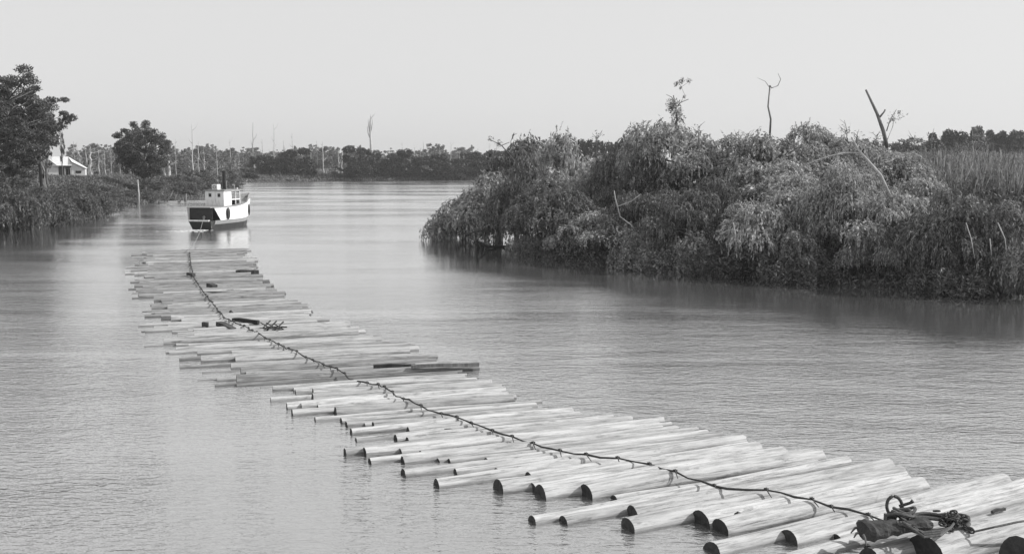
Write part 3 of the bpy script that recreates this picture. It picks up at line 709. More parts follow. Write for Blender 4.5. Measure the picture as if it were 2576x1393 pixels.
mb.add([(w2-3.4, 2.2, 4.7), (w2-2.5, -1.8, 3.55), (w2+.25, -1.8, 2.12), (w2+.25, 6.3, 2.12), (w2-2.5, 6.3, 3.55)], [(0, 1, 2), (0, 2, 3), (0, 3, 4)])
mb.add([(-w2-.2, -1.8, 2.45), (-w2+1.3, -1.8, 4.12), (-w2+1.3, 6.2, 4.12), (-w2-.2, 6.2, 2.45)], [(0, 1, 2, 3)])
mb.add([(-w2+1.3, -1.8, 4.12), (-w2+3.1, -1.8, 2.5), (-w2+3.1, 6.2, 2.5), (-w2+1.3, 6.2, 4.12)], [(0, 1, 2, 3)])
r_ = mb.build('roof', 'roof', hs)
sm = r_.modifiers.new('thickness', 'SOLIDIFY'); sm.thickness = .08
mb = MB(); mb.box((-w2+3.02, -1.3, 0), (-w2+3.6, .98, 2.7)); mb.build('doorway', 'darkwood', hs)
for x in (-w2+4.4, -w2+5.0): 
    mb = MB(); mb.box((x, .9, 0), (x+.3, .99, 1.9)); mb.build('door', 'darkwood', hs)
mb = MB(); mb.box((-w2+3.0, -1.7, 2.3), (w2-2.7, -1.55, 2.7)); mb.build('verandah_beam', 'darkwood', hs)
for x in (-w2+4.2, w2-2.9): 
    mb = MB(); mb.box((x, -1.7, 0), (x+.12, -1.58, 2.3)); mb.build('verandah_post', 'house', hs)
mb = MB(); mb.box((w2-1.9, -1.56, 1.1), (w2-.8, -1.51, 1.6)); mb.build('window', 'black', hs)
mb = MB(); mb.box((-w2+1.1, -1.56, 2.2), (-w2+1.6, -1.51, 2.6)); mb.build('window', 'greypaint', hs)
a = dp(92, 446, 262.); mb = MB(); s2 = empty('shed', (a.x+1.8, 262., a.z-.2), R(20)); prism(mb, -1.3, 1.5, 0, 3, 0, 2.2, 2.2, 3.2, 0); mb.build('walls', 'house', s2)
mb = MB(); mb.add([(-1.5, -.2, 2.1), (0, -.2, 3.3), (0, 3.2, 3.3), (-1.5, 3.2, 2.1)], [(0, 1, 2, 3)]); mb.add([(0, -.2, 3.3), (1.7, -.2, 2.1), (1.7, 3.2, 2.1), (0, 3.2, 3.3)], [(0, 1, 2, 3)]); r_ = mb.build('roof', 'roof', s2)
r_.modifiers.new('thickness', 'SOLIDIFY').thickness = .08
tag(s2, 'small white gabled shed left of the farmhouse, half hidden by the gum', 'shed')

# ------------------------------------------------------------------ plants: templates
def trunk_mb(h, r, rng, lean=.0, limbs=(), n=8):
    mb = MB(); pts = [Vector((lean*h*t*t + .12*math.sin(3*t+rng.random()*2)*h*.1, .03*h*math.sin(4*t), h*t)) for t in np.linspace(0, 1, 8)]
    mb.tube(pts, [r*(1-.75*t)+(.35*r if t == 0 else 0) for t in np.linspace(0, 1, 8)], n)
    return mb, pts
def limb(mb, a, b, r, rng):
    a, b = Vector(a), Vector(b); m1 = a.lerp(b, .4)+Vector((rng.uniform(-1, 1), rng.uniform(-1, 1), rng.uniform(0, .6)))*(b-a).length*.12
    m2 = a.lerp(b, .75)+Vector((rng.uniform(-1, 1), rng.uniform(-1, 1), rng.uniform(-.2, .6)))*(b-a).length*.10
    mb.tube([a, m1, m2, b], [r, r*.75, r*.5, r*.2], 5)
def willow_template(seed, h=8.0, rw=4.5, n_lobes=17, matn='willow', dens=1.0, droop=1.0, lobe_r=(1.0, 2.0), strands=110):
    rng = np.random.default_rng(seed); rr = random.Random(seed); Q = []
    mb, tp = trunk_mb(h*.62, .24, rr, lean=rr.uniform(-.2, .2))
    for _ in range(n_lobes):
        a = rng.uniform(0, 2*np.pi); q = math.sqrt(rng.uniform(0, 1))*rw*.8
        zc = h*(.93 - .60*(q/rw)**1.6) * rng.uniform(.72, 1.0) - .3
        c = np.array([q*np.cos(a), q*np.sin(a), max(zc, 1.2)]); lr = rng.uniform(*lobe_r)
        limb(mb, tp[rr.randint(2, 6)], c, .10, rr)
        ns = int(strands*dens*lr*lr/2.2)
        d = unit(rng.normal(size=(ns, 3))); d[:, 2] = np.abs(d[:, 2])*1.0 - .25; d = unit(d)
        st = c + d*lr*rng.uniform(.55, 1.05, (ns, 1))
        oh = d.copy(); oh[:, 2] = 0; oh = unit(oh + rng.normal(size=(ns, 3))*[.35, .35, 0])
        Ls = rng.uniform(.5, 2.2, ns)*droop; k = 13
        s = rng.uniform(0, 1, (ns, k)); 
        out_ = .55*(1-np.exp(-2.2*s*Ls[:, None]))
        P = st[:, None, :] + oh[:, None, :]*out_[..., None]; P[..., 2] += .25*s*(1-s) - (s**1.5)*Ls[:, None]*.9
        P += rng.normal(size=P.shape)*.035
        D = oh[:, None, :]*np.clip(1-1.6*s, 0, 1)[..., None]*.8 + rng.normal(size=P.shape)*.33; D[..., 2] -= .35 + s*1.1
        P = P.reshape(-1, 3); D = D.reshape(-1, 3); ok = P[:, 2] > .15
        Q.append(leaves(P[ok], D[ok], .36, .088, rng))
        nu = 6; b_ = c + unit(rng.normal(size=(nu, 3))*[1, 1, .3] + [0, 0, .7])*lr*.9; ud = unit(rng.normal(size=(nu, 3))*.5 + [0, 0, 1])
        su = rng.uniform(0, 1, (nu, 14)); Pu = b_[:, None, :] + ud[:, None, :]*su[..., None]*rng.uniform(.25, .8, (nu, 1, 1)); Pu = Pu.reshape(-1, 3)
        Q.append(leaves(Pu, np.repeat(ud, 14, 0)*.6 + rng.normal(size=Pu.shape)*.6, .24, .07, rng))
        nc_ = int(260*lr); Pc = c + unit(rng.normal(size=(nc_, 3)))*rng.uniform(0, .85, (nc_, 1))*lr; Pc = Pc[Pc[:, 2] > .3]
        Q.append(leaves(Pc, rng.normal(size=Pc.shape), .34, .16, rng))
    V = np.concatenate(Q); h = float(np.percentile(V[..., 2], 99.7)); rw = float(np.percentile(np.abs(V[..., 0]), 97)); me = quads_mesh('willow_crown', V, matn)
    t = mb.build('trunk_src', 'bark', smooth=True); tm = t.data; bpy.data.objects.remove(t)
    return me, tm, h, rw
def gum_template(seed, h=18., rw=6., clumps=60, leaf=(.30, .09), per=260, matn='gum', base=.35, cr=(.7, 1.4), shape=1.0, trunk_r=.3, tmat='bark', hang=.5):
    rng = np.random.default_rng(seed); rr = random.Random(seed); Q = []
    mb, tp = trunk_mb(h*.8, trunk_r, rr, lean=rr.uniform(-.08, .08))
    zc0 = h*(base+1)/2; hh = h*(1-base)/2
    for _ in range(clumps):
        d = unit(rng.normal(size=3)); q = rng.uniform(.35, 1)**.6
        c = np.array([d[0]*rw*q, d[1]*rw*q, zc0 + d[2]*hh*q*.95]); 
        if d[2] < 0: c[:2] *= .85
        lr = rng.uniform(*cr); limb(mb, tp[min(7, max(1, int(7*(c[2]-1.5)/(h*.8))))], c, trunk_r*.3, rr)
        n_ = int(per*lr); P = unit(rng.normal(size=(n_, 3)))*rng.uniform(0, 1, (n_, 1))**.5*[lr*.8, lr*.8, lr*.6]; P = P + c
        D = rng.normal(size=P.shape)*.7; D[:, 2] -= hang
        Q.append(leaves(P, D, leaf[0], leaf[1], rng))
    V = np.concatenate(Q); h = float(np.percentile(V[..., 2], 99.7)); rw = float(np.percentile(np.abs(V[..., 0]), 98)); me = quads_mesh('gum_crown', V, matn)
    t = mb.build('trunk_src', tmat, smooth=True); tm = t.data; bpy.data.objects.remove(t)
    return me, tm, h, rw
def put_tree(name, tpl, loc, sx, sz, rz, label, cat='tree', group=None, crown='crown'):
    r_ = empty(name, loc, rz); me, tm = tpl[0], tpl[1]
    c = meshobj(crown, me, r_); t = meshobj('trunk', tm, r_)
    r_.scale = (sx, sx, sz); tag(r_, label, cat, group); return r_
def fit(tpl, px, py_top, Y, wpx, z0=None):   # size a template so that its crown top and width match the picture
    p = dp(px, py_top, Y); z = gh(p.x, Y) if z0 is None else z0; z -= .25
    sz = (p.z - z)/tpl[2]; sx = (wpx/F*Y)/(2*tpl[3]); return (p.x, Y, z), sx, sz

W = [willow_template(s, 8.0, 4.5, n_lobes=13, lobe_r=(.6, 1.9)) for s in (1, 2, 3, 4)]
WL = willow_template(7, 3.2, 3.4, n_lobes=11, lobe_r=(.7, 1.3), strands=140)     # low spreading mass
# right bank: column x, waterline or foot y, top y, width (photo units)
RW_ = [  # px, foot py (waterline-equivalent), top py, width, label
 (1135, 600, 540, 80, 'lowest willow branches trailing in the water at the very tip of the bank'),
 (1330, 634, 500, 150, 'dark willow curtain filling the hollow behind the snag'),
 (1165, 606, 512, 150, 'low willow dipping over the water at the tip of the right bank'),
 (1255, 612, 430, 190, 'drooping willow second from the tip of the right bank'),
 (1330, 628, 385, 200, 'broad willow behind the two at the bank tip, dark hollow below'),
 (1300, 590, 340, 190, 'tall dark topped willow with a bare twig at its left'),
 (1415, 600, 330, 210, 'tall round willow standing left of the dip in the skyline'),
 (1400, 645, 440, 190, 'dark drooping willow above the reedy tuft'),
 (1585, 668, 480, 190, 'dark willow between the low pale mound and the long pale curtain'),
 (1740, 684, 470, 190, 'dark willow filling the centre hollow'),
 (1870, 694, 560, 200, 'dark hanging willow at the waterline mid bank'),
 (1990, 700, 470, 200, 'broad willow below the pale willow dome'),
 (2120, 700, 400, 220, 'broad drooping willow under the arching dead limb'),
 (2260, 716, 480, 220, 'broad willow left of the cane field front'),
 (2400, 734, 470, 220, 'broad dark willow before the cane field'),
 (2500, 744, 500, 200, 'dark willow second from the right frame edge'),
 (1640, 640, 390, 190, 'dark willow between the two tall crowns left of the sapling'),
 (1440, 652, 470, 170, 'short dark willow at the water behind the pale reeds'),
 (1500, 610, 400, 190, 'pale feathery willow below the dip in the skyline'),
 (1520, 664, 528, 190, 'low pale willow mound overhanging the water, left of the weedy patch'),
 (1600, 620, 322, 210, 'dark crowned willow left of the leafy sapling'),
 (1700, 640, 300, 230, 'tallest willow, the leafy sapling rising from its top'),
 (1660, 668, 470, 160, 'willow with a long hanging pale curtain above the dark hollow'),
 (1810, 650, 336, 200, 'rounded willow right of the tallest one'),
 (1800, 676, 440, 190, 'leafy bright willow over the dark hollow mid bank'),
 (1900, 690, 500, 190, 'willow mound low over the water mid right bank'),
 (1930, 655, 332, 220, 'willow below the thin forked dead trunk'),
 (2010, 672, 400, 210, 'pale willow dome under the arching dead branch'),
 (2040, 650, 308, 230, 'high rounded willow right of the thin forked trunk'),
 (2080, 708, 520, 200, 'dark willow curtain reaching the water under the dead limb'),
 (2170, 690, 420, 200, 'willow around the foot of the forked dead limb'),
 (2190, 670, 352, 190, 'willow below the leaning dead trunk'),
 (2210, 722, 575, 190, 'low pale topped willow at the water, right bank'),
 (2300, 700, 440, 200, 'willow in front of the cane field'),
 (2340, 728, 530, 200, 'dark willow at the water with bare hanging stems'),
 (2450, 738, 500, 190, 'shaded willow in front of the cane near the right edge'),
 (2540, 742, 560, 170, 'last willow of the bank at the right frame edge'),
]
rnd = random.Random(11)
for i, (px, pf, pt, wd, lab) in enumerate(RW_):
    Y = gp(px, pf).y + 1.0
    tpl = WL if (pf-pt) < 130 else W[i % 4]
    q_ = dp(px, pt, Y); (x, y, z), sx, sz = fit(tpl, px, pt + 4, Y, wd*1.08, z0=max(gh(q_.x, Y), -.1))
    wt = put_tree('willow', tpl, (x, y, z), sx, sz, rnd.uniform(0, 6.28), lab, 'willow', 'willows along the right bank')
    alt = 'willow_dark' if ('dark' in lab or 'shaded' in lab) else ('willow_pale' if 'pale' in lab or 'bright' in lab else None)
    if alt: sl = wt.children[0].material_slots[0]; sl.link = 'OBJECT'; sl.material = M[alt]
# the snag under the tip
mb = MB(); S = [gp(x, y, z) for x, y, z in ((1198, 606, 1.2), (1199, 622, .5), (1204, 628, -.1))]
b0 = S[2]; 
mb.tube([gp(1200, 600, 1.3)-b0, gp(1199, 612, .6)-b0, gp(1204, 624, -.1)-b0], [.13, .15, .16], 6)
mb.tube([gp(1199, 606, .9)-b0, gp(1212, 614, .6)-b0, gp(1228, 621, .2)-b0, gp(1262, 620, .05)-b0, gp(1288, 618, .3)-b0], [.12, .12, .14, .12, .1], 6)
mb.tube([gp(1212, 614, .5)-b0, gp(1217, 622, -.1)-b0], .09, 5); mb.tube([gp(1240, 620, .2)-b0, gp(1243, 612, .7)-b0, gp(1256, 610, .8)-b0], .06, 5)
mb.tube([gp(1199, 608, .8)-b0, gp(1190, 603, .9)-b0, gp(1178, 598, 1.0)-b0], [.06, .05, .02], 5)
mb.tube([gp(1110, 560, 1.2)-b0, gp(1135, 582, .7)-b0, gp(1165, 588, .9)-b0, gp(1215, 580, 1.6)-b0], [.03, .06, .08, .1], 6)
tag(mb.build('snag', 'darkwood', loc=b0, smooth=True), 'dark dead limbs standing in the water under the bank tip', 'snag')

# sapling and dead trees on the right skyline
def sticks(name, segs, matn, label, cat, Y, leafspots=(), leafmat='willow', seed=0, thin=.8):
    b0 = dp(segs[0][0][0], segs[0][0][1], Y); root = empty(name, b0); segs = [[(q[0], q[1], q[2]*thin) for q in sg] for sg in segs]
    mb = MB()
    for seg in segs:
        pts = [dp(q[0], q[1], Y + (q[3] if len(q) > 3 else 0)) - b0 for q in seg]; mb.tube(pts, [q[2] for q in seg], 6)
    mb.build('trunk', matn, root, smooth=True)
    if leafspots:
        rng = np.random.default_rng(seed); Q = []
        for (x, y, r_, n_) in leafspots:
            c = np.array(dp(x, y, Y) - b0); P = c + unit(rng.normal(size=(n_, 3)))*rng.uniform(0, 1.5, (n_, 1))*r_; D = rng.normal(size=P.shape); D[:, 2] -= .5; Q.append(leaves(P, D, .24, .09, rng))
        meshobj('crown', quads_mesh('crown', np.concatenate(Q), leafmat), root)
    return tag(root, label, cat)
Yt = 92.
sticks('sapling', [[(1690, 400, .16), (1697, 340, .13), (1703, 300, .11), (1700, 268, .09), (1694, 240, .05)], [(1700, 272, .07), (1712, 258, .05), (1732, 250, .04)], [(1697, 262, .06), (1690, 245, .04), (1676, 238, .02)], [(1714, 256, .03), (1722, 238, .02), (1712, 215, .015)], [(1710, 222, .02), (1735, 205, .012)]],
       'bark', 'leafy sapling rising above the tallest willow', 'sapling', Yt, [(1694, 262, .45, 260), (1702, 282, .45, 280), (1688, 272, .35, 160), (1706, 300, .5, 200), (1702, 212, .22, 50), (1716, 203, .22, 60), (1733, 204, .2, 40), (1712, 222, .15, 20), (1720, 244, .2, 30)], seed=2)
sticks('dead_tree', [[(1936, 350, .13), (1939, 300, .11), (1932, 268, .09), (1937, 215, .08), (1941, 222, .06), (1957, 216, .05), (1964, 200, .04), (1957, 185, .02)], [(1937, 222, .04), (1925, 205, .025), (1905, 196, .012)]],
       'greydead', 'thin forked dead trunk standing above the right bank willows', 'dead tree', 96.)
sticks('dead_tree', [[(2232, 372, .22), (2222, 330, .20), (2206, 285, .16), (2178, 226, .10)], [(2212, 296, .12), (2224, 282, .08), (2227, 276, .10)], [(2230, 330, .06), (2240, 300, .04), (2256, 275, .02)], [(2244, 300, .04), (2262, 300, .02), (2275, 292, .01)], [(2232, 352, .04), (2246, 318, .03), (2250, 285, .02)]],
       'greydead', 'thick leaning dead trunk with a broken top above the right bank', 'dead tree', 90., [(2245, 300, .4, 40), (2262, 285, .5, 35)], seed=5)
sticks('dead_limb', [[(2238, 490, .15), (2215, 440, .16), (2190, 412, .15), (2160, 378, .12), (2142, 345, .07)], [(2165, 386, .09), (2130, 384, .08), (2090, 392, .07), (2050, 405, .06), (2000, 428, .03)], [(2190, 412, .07), (2178, 385, .05), (2172, 362, .03)]],
       'deadwood', 'pale arching dead limb hanging over the willows', 'dead limb', 68., thin=.6)
sticks('dead_limb', [[(2215, 468, .06), (2232, 500, .05), (2242, 545, .03)], [(2225, 490, .04), (2214, 510, .02)], [(2232, 500, .05), (2255, 540, .04), (2262, 560, .02)]], 'greydead', 'grey broken limb below the foot of the arching dead limb', 'dead limb', 70., thin=.6)
sticks('dead_limb', [[(1845, 560, .06), (1850, 590, .06), (1852, 625, .05)], [(1990, 600, .05), (2010, 620, .04), (2022, 640, .03)], [(2150, 640, .06), (2152, 618, .06), (2156, 590, .03)]], 'deadwood', 'pale bare stems low among the mid bank willows', 'dead limb', 70., thin=.5)
sticks('dead_limb', [[(2430, 560, .05), (2443, 600, .06), (2452, 650, .04)], [(2510, 560, .08), (2528, 600, .06), (2534, 650, .04)], [(2490, 600, .06), (2494, 640, .04)]], 'deadwood', 'pale hanging dead stems near the right frame edge', 'dead limb', 61., thin=.45)
sticks('dead_limb', [[(1230, 350, .04), (1262, 366, .07), (1290, 400, .09), (1310, 430, .1)], [(1262, 366, .05), (1282, 358, .04)]], 'bark', 'bare twig sticking out left of the skyline willow', 'branch', 104., [(1232, 350, .25, 40), (1255, 362, .3, 50)], seed=8)
sticks('dead_limb', [[(1560, 545, .09), (1548, 500, .10), (1545, 480, .07)], [(1552, 520, .07), (1590, 505, .05), (1612, 488, .03)], [(1560, 545, .06), (1588, 566, .04), (1605, 590, .02)]], 'deadwood', 'pale forked bare branch above the low pale willow mound', 'branch', 78., thin=.5)
plank('pale_stake', 2443, 728, .1, .12, 1.2, 0, 'white', 'short pale stake standing at the waterline near the right edge', 'stake', z=.1)

# bare twigs breaking the skyline of the right bank
tr = random.Random(19)
for k, (x0, y0, y1) in enumerate([(1600, 345, 312), (1755, 345, 318), (1860, 372, 325), (1880, 372, 335), (2128, 360, 302), (2158, 372, 325), (2205, 372, 330), (2345, 382, 322), (2300, 375, 340), (1500, 362, 335)]):
    segs = [[(x0, y0+30, .05), (x0+tr.uniform(-4, 4), (y0+y1)/2, .035), (x0+tr.uniform(-8, 8), y1, .012)]]
    for q in range(5):
        t = tr.uniform(.15, .9); yy = y0 + (y1-y0)*t; d_ = tr.choice((-1, 1)); segs.append([(x0, yy, .022), (x0+d_*tr.uniform(5, 10), yy-tr.uniform(4, 10), .014), (x0+d_*tr.uniform(10, 20), yy-tr.uniform(8, 22), .008)])
    sticks('twiggy_branch', segs, 'greydead', 'small bare twiggy branch on the right bank skyline, %s from the left' % ordn(sorted([1600, 1755, 1860, 1880, 2128, 2158, 2205, 2345, 2300, 1500]).index(x0)+1), 'branch', 88., [(x0, (y0+y1)/2, .55, 45)], seed=k+50, thin=1.0)['group'] = 'bare branches on the skyline'
# weeds at the waterline, undergrowth, cane field, reeds : nobody could count these
rng = np.random.default_rng(21)
def scatter(n, x0, x1, y0, y1, dmin, dmax, rng):
    X = rng.uniform(x0, x1, n); Y = rng.uniform(y0, y1, n); d, _, _ = river_sd(X, Y); ok = (d > dmin) & (d < dmax); return X[ok], Y[ok]
X, Y = scatter(260000, 0, 75, 50, 125, -.3, 26, rng); k = (X/Y < .56) & (X/Y > -.03); X, Y = X[k], Y[k]
Z = ground_h(X, Y) + rng.uniform(0, 1, len(X))**1.5*1.2*(.5+.5*np.sin(X*.9)*np.cos(Y*.8)+.4)
P = np.stack([X, Y, Z], -1); D = rng.normal(size=P.shape)*.7; D[:, 2] += .4
tag(meshobj('undergrowth', quads_mesh('undergrowth', leaves(P, D, .38, .13, rng), 'under')), 'tangled low undergrowth covering the right bank', 'undergrowth', kind='stuff')
# pale weedy clumps (broad leaves) at three spots of the waterline
def clump_plant(name, px, pf, pt, wd, n_, leaf, matn, label, cat, seed, group=None, up=.3, seedz=1.0):
    rng = np.random.default_rng(seed); g = gp(px, pf); Y = g.y+.6; top = dp(px, pt, Y).z; z = max(gh(g.x, Y), 0)-.1; h = top-z; r_ = wd/F*Y/2
    P = rng.uniform(-1, 1, (n_*3, 3)); P = P[(P[:, 0]**2 + P[:, 1]**2 + np.clip(P[:, 2], 0, 1)**2) < 1][:n_]; P[:, 2] = (P[:, 2]+1)/2
    lob = 1 + .22*np.sin(P[:, 0]*9+seed)*np.cos(P[:, 1]*7+seed*2); P[:, :2] *= r_*lob[:, None]; P[:, 2] *= h*lob
    D = rng.normal(size=P.shape)*.7; D[:, 2] += up
    me = quads_mesh('foliage', leaves(P, D, leaf[0], leaf[1], rng), matn)
    root = empty(name, (g.x, Y, z)); meshobj('foliage', me, root)
    mb = MB(); rr = random.Random(seed)
    for k in range(7):
        a = rr.uniform(0, 6.28); mb.tube([(0, 0, -.1), (math.cos(a)*r_*.25, math.sin(a)*r_*.25, h*.45), (math.cos(a)*r_*.5, math.sin(a)*r_*.5, h*.8)], [.05, .035, .015], 5)
    mb.build('stem', 'bark', root); return tag(root, label, cat, group)
clump_plant('weed_patch', 1330, 640, 597, 110, 5000, (.45, .05), 'pale_shrub', 'pale reedy tuft at the water beside the snag', 'reeds', 31, up=1.2)
clump_plant('weed_patch', 1640, 678, 606, 190, 12000, (.26, .12), 'pale_shrub', 'pale leafy weed mound at the waterline, left of the centre hollow', 'weeds', 32)
clump_plant('weed_patch', 1760, 690, 590, 130, 8000, (.26, .12), 'pale_shrub', 'pale leafy weeds spilling below the dark hollow', 'weeds', 33)
clump_plant('bank_shrub', 1850, 600, 430, 110, 8000, (.28, .14), 'pale_shrub', 'bright broad leaved bush high above the dark hollow', 'bush', 34)
clump_plant('bank_shrub', 1830, 696, 622, 190, 9000, (.30, .10), 'shrub', 'dark low bush along the waterline, mid right bank', 'bush', 35)
clump_plant('bank_shrub', 2010, 712, 625, 210, 10000, (.30, .10), 'shrub', 'dark low bush at the waterline below the pale bare stems', 'bush', 36)
clump_plant('bank_shrub', 2400, 742, 660, 220, 10000, (.30, .10), 'shrub', 'dark low bush at the waterline behind the pale stake', 'bush', 37)
clump_plant('weed_patch', 2545, 742, 610, 120, 6000, (.7, .06), 'reed', 'tall reeds at the waterline on the right frame edge', 'reeds', 38, up=1.5)
clump_plant('weed_patch', 1930, 640, 560, 150, 7000, (.3, .08), 'pale_shrub', 'pale tangled bush above the dark low bushes', 'bush', 39)
# cane field on top of the right bank
n_ = 90000; X = rng.uniform(14, 135, n_); Y = rng.uniform(72, 190, n_); d, _, _ = river_sd(X, Y); k = (d > 13) & (X/Y > .27+.02*np.sin(Y)) & (X/Y < .62); X, Y = X[k], Y[k]
Z = ground_h(X, Y); n_ = len(X); hgt = rng.uniform(2.0, 3.6, n_)*(.85+.15*np.sin(X*.5)*np.cos(Y*.4)); lean = rng.normal(size=(n_, 2))*.35; az = rng.uniform(0, np.pi, n_); wv = np.stack([np.cos(az), np.sin(az), np.zeros(n_)], -1)*.035
B0 = np.stack([X, Y, Z-.1], -1); T0 = B0 + np.stack([lean[:, 0], lean[:, 1], hgt], -1); M0 = B0*.45 + T0*.55 - np.stack([lean[:, 0], lean[:, 1], np.zeros(n_)], -1)*.2
Tip = T0 + np.stack([lean[:, 0]*1.6, lean[:, 1]*1.6, -.35*np.abs(rng.normal(size=n_))], -1)
Q = np.concatenate([np.stack([B0-wv, B0+wv, M0+wv, M0-wv], 1), np.stack([M0-wv*1.2, M0+wv*1.2, T0+wv*.8, T0-wv*.8], 1), np.stack([T0-wv*.9, T0+wv*.9, Tip+wv*.1, Tip-wv*.1], 1)])
tag(meshobj('cane_field', quads_mesh('cane_field', Q, 'reed')), 'dense pale cane growing on top of the right bank', 'cane', kind='stuff')

# ------------------------------------------------------------------ left bank
G1 = gum_template(41, 18, 6.2, clumps=130, per=230, leaf=(.42, .12), matn='gum', base=.04, cr=(.6, 1.4), hang=.9)
G2 = gum_template(46, 12, 5.0, clumps=135, per=200, leaf=(.36, .14), matn='gum', base=.22, cr=(.7, 1.2), hang=.2)
G3 = gum_template(43, 9, 2.2, clumps=20, per=110, leaf=(.45, .16), matn='gum', base=.3, cr=(.5, .9), hang=.6)
loc, sx, sz = fit(G1, 18, 172, 150., 260); put_tree('gum_tree', G1, loc, sx, sz, .4, 'tallest dark gum tree at the left frame edge', 'gum tree')
loc, sx, sz = fit(G1, 42, 222, 158., 120); put_tree('gum_tree', G1, loc, sx, sz, 4.4, 'dense gum close behind the tallest gum, right shoulder of its crown', 'gum tree')
loc, sx, sz = fit(G1, -60, 230, 142., 230); put_tree('gum_tree', G1, loc, sx, sz, 2.4, 'dark gum tree cut by the left frame edge', 'gum tree')
loc, sx, sz = fit(G3, 98, 240, 156., 90); put_tree('gum_tree', G3, loc, sx*1.2, sz, 1.1, 'slim gum at the right side of the tallest gum', 'gum tree')
loc, sx, sz = fit(G3, 112, 318, 170., 45); put_tree('gum_tree', G3, loc, sx, sz, 3.1, 'small loose leaved gum in front of the farmhouse shed', 'gum tree')
loc, sx, sz = fit(G3, 150, 305, 200., 18); put_tree('gum_tree', G3, loc, sx, sz, 5.1, 'thin wispy gum leaning over the farmhouse roof', 'gum tree')
loc, sx, sz = fit(G2, 358, 308, 215., 138); put_tree('gum_tree', G2, loc, sx, sz, .9, 'round crowned gum standing on the left bank beyond the farmhouse', 'gum tree')
# pale trunk at the water's edge
b = gp(349, 521, -.1); mb = MB(); top = dp(350, 452, b.y); mb.tube([(0, 0, 0), (.1, 0, (top.z+.1)*.5), (0, 0, top.z+.1)], [.16, .14, .10], 8); tag(mb.build('bare_trunk', 'deadwood', loc=b, smooth=True), 'pale bare trunk at the water edge below the round gum', 'trunk')
SH = [willow_template(51, 5, 3.2, n_lobes=9, matn='shrub', lobe_r=(.8, 1.4), strands=90, droop=.9), gum_template(52, 4, 3, clumps=26, per=170, leaf=(.32, .13), matn='shrub', base=.0, cr=(.7, 1.1), hang=.2, trunk_r=.12)]
LB = [(-60, 590, 470, 150, 0), (20, 583, 452, 150, 0), (75, 577, 470, 110, 0), (130, 568, 462, 110, 0), (185, 562, 455, 115, 0), (235, 552, 470, 95, 0), (255, 545, 480, 60, 1),
      (30, 560, 440, 120, 1), (100, 552, 448, 110, 1), (160, 540, 450, 100, 1), (215, 532, 452, 90, 1), (262, 520, 455, 80, 1), (300, 512, 462, 90, 1), (340, 505, 455, 80, 1), (385, 500, 448, 80, 1), (430, 494, 435, 80, 1), (470, 492, 425, 80, 1), (505, 488, 420, 70, 1), (545, 482, 418, 70, 1), (580, 470, 424, 60, 1),
      (290, 528, 492, 50, 1), (325, 519, 488, 50, 1), (372, 511, 482, 50, 1), (418, 504, 474, 60, 1), (470, 497, 464, 60, 1)]
LBL = ['low dark shrub at the left frame edge by the water', 'hanging dark shrub under the tallest gum', 'dark shrub beside the first at the left waterline', 'drooping shrub at the waterline below the shed', 'dark hanging shrub at the water in front of the farmhouse', 'rounded shrub where the left bank steps back', 'small shrub on the point of the left bank',
  'bushy shrub behind the waterline at far left', 'bushy shrub below the shed', 'bushy shrub below the farmhouse door', 'bushy shrub below the farmhouse right wing', 'bushy shrub right of the farmhouse', 'pale shrub left of the bare trunk', 'shrub behind the bare trunk', 'shrub right of the bare trunk', 'tall shrub behind the driftwood', 'tall shrub left of the tug funnel', 'tall shrub directly behind the tug cabin', 'shrub seen beside the tug funnel', 'last shrub of the left bank right of the funnel',
  'small bank plant near the bank step', 'small bank plant left of the trunk foot', 'small bank plant right of the trunk foot', 'small bank plant behind the driftwood', 'small bank plant left of the tug roof']
rnd = random.Random(4)
for (px, pf, pt, wd, k), lab in zip(LB, LBL):
    Yb = gp(px, pf).y; pt += rnd.uniform(-10, 20); loc, sx, sz = fit(SH[k], px, pt, Yb+1.5, wd*1.15)
    loc = (loc[0], loc[1], loc[2]-.55*(pf > 540))
    put_tree('shrub', SH[k], loc, sx, max(sz, .25), rnd.uniform(0, 6), lab, 'shrub', 'shrubs along the left bank')
# driftwood
b = gp(440, 507, .1); mb = MB()
for k, (x1, y1, z1, x2, y2, z2, r_) in enumerate([(400, 510, .1, 470, 507, .1, .35), (420, 508, .3, 436, 478, 2.2, .14), (436, 508, .1, 444, 490, 1.4, .12), (452, 508, .1, 462, 492, 1.3, .12), (466, 508, .1, 469, 489, 1.6, .25), (412, 509, .2, 428, 494, 1.2, .1)]):
    mb.tube([gp(x1, y1, z1)-b, gp((x1+x2)/2+2, (y1+y2)/2, (z1+z2)/2)-b, gp(x2, y2+0, z2)-b] if k == 0 else [gp(x1, y1, z1)-b, gp(x1, y1, z1)-b + Vector(((x2-x1)/F*b.y*.6, 0, z2*.5)), gp(x1, y1, z1)-b + Vector(((x2-x1)/F*b.y, 0, z2))], [r_, r_*.8, r_*.4], 6)
tag(mb.build('driftwood', 'greydead', loc=b, smooth=True), 'heap of driftwood stranded by the water left of the tug', 'driftwood')
# grassy cover
X, Y = scatter(330000, -140, -45, 110, 420, -.2, 60, rng); k = (X/Y > -.56); X, Y = X[k], Y[k]; Z = ground_h(X, Y) + rng.uniform(0, .5, len(X)); P = np.stack([X, Y, Z], -1); D = rng.normal(size=P.shape)*.5; D[:, 2] += .9
tag(meshobj('grass', quads_mesh('grass', leaves(P, D, .65, .2, rng), 'under')), 'rough grass covering the left bank', 'grass', kind='stuff')
X, Y = scatter(200000, -200, 120, 395, 560, -.2, 60, rng); Z = ground_h(X, Y) + rng.uniform(0, .9, len(X)); P = np.stack([X, Y, Z], -1); D = rng.normal(size=P.shape)*.5; D[:, 2] += .6
tag(meshobj('scrub', quads_mesh('scrub', leaves(P, D, 1.1, .5, rng), 'under')), 'low scrub covering the far bank', 'scrub', kind='stuff')

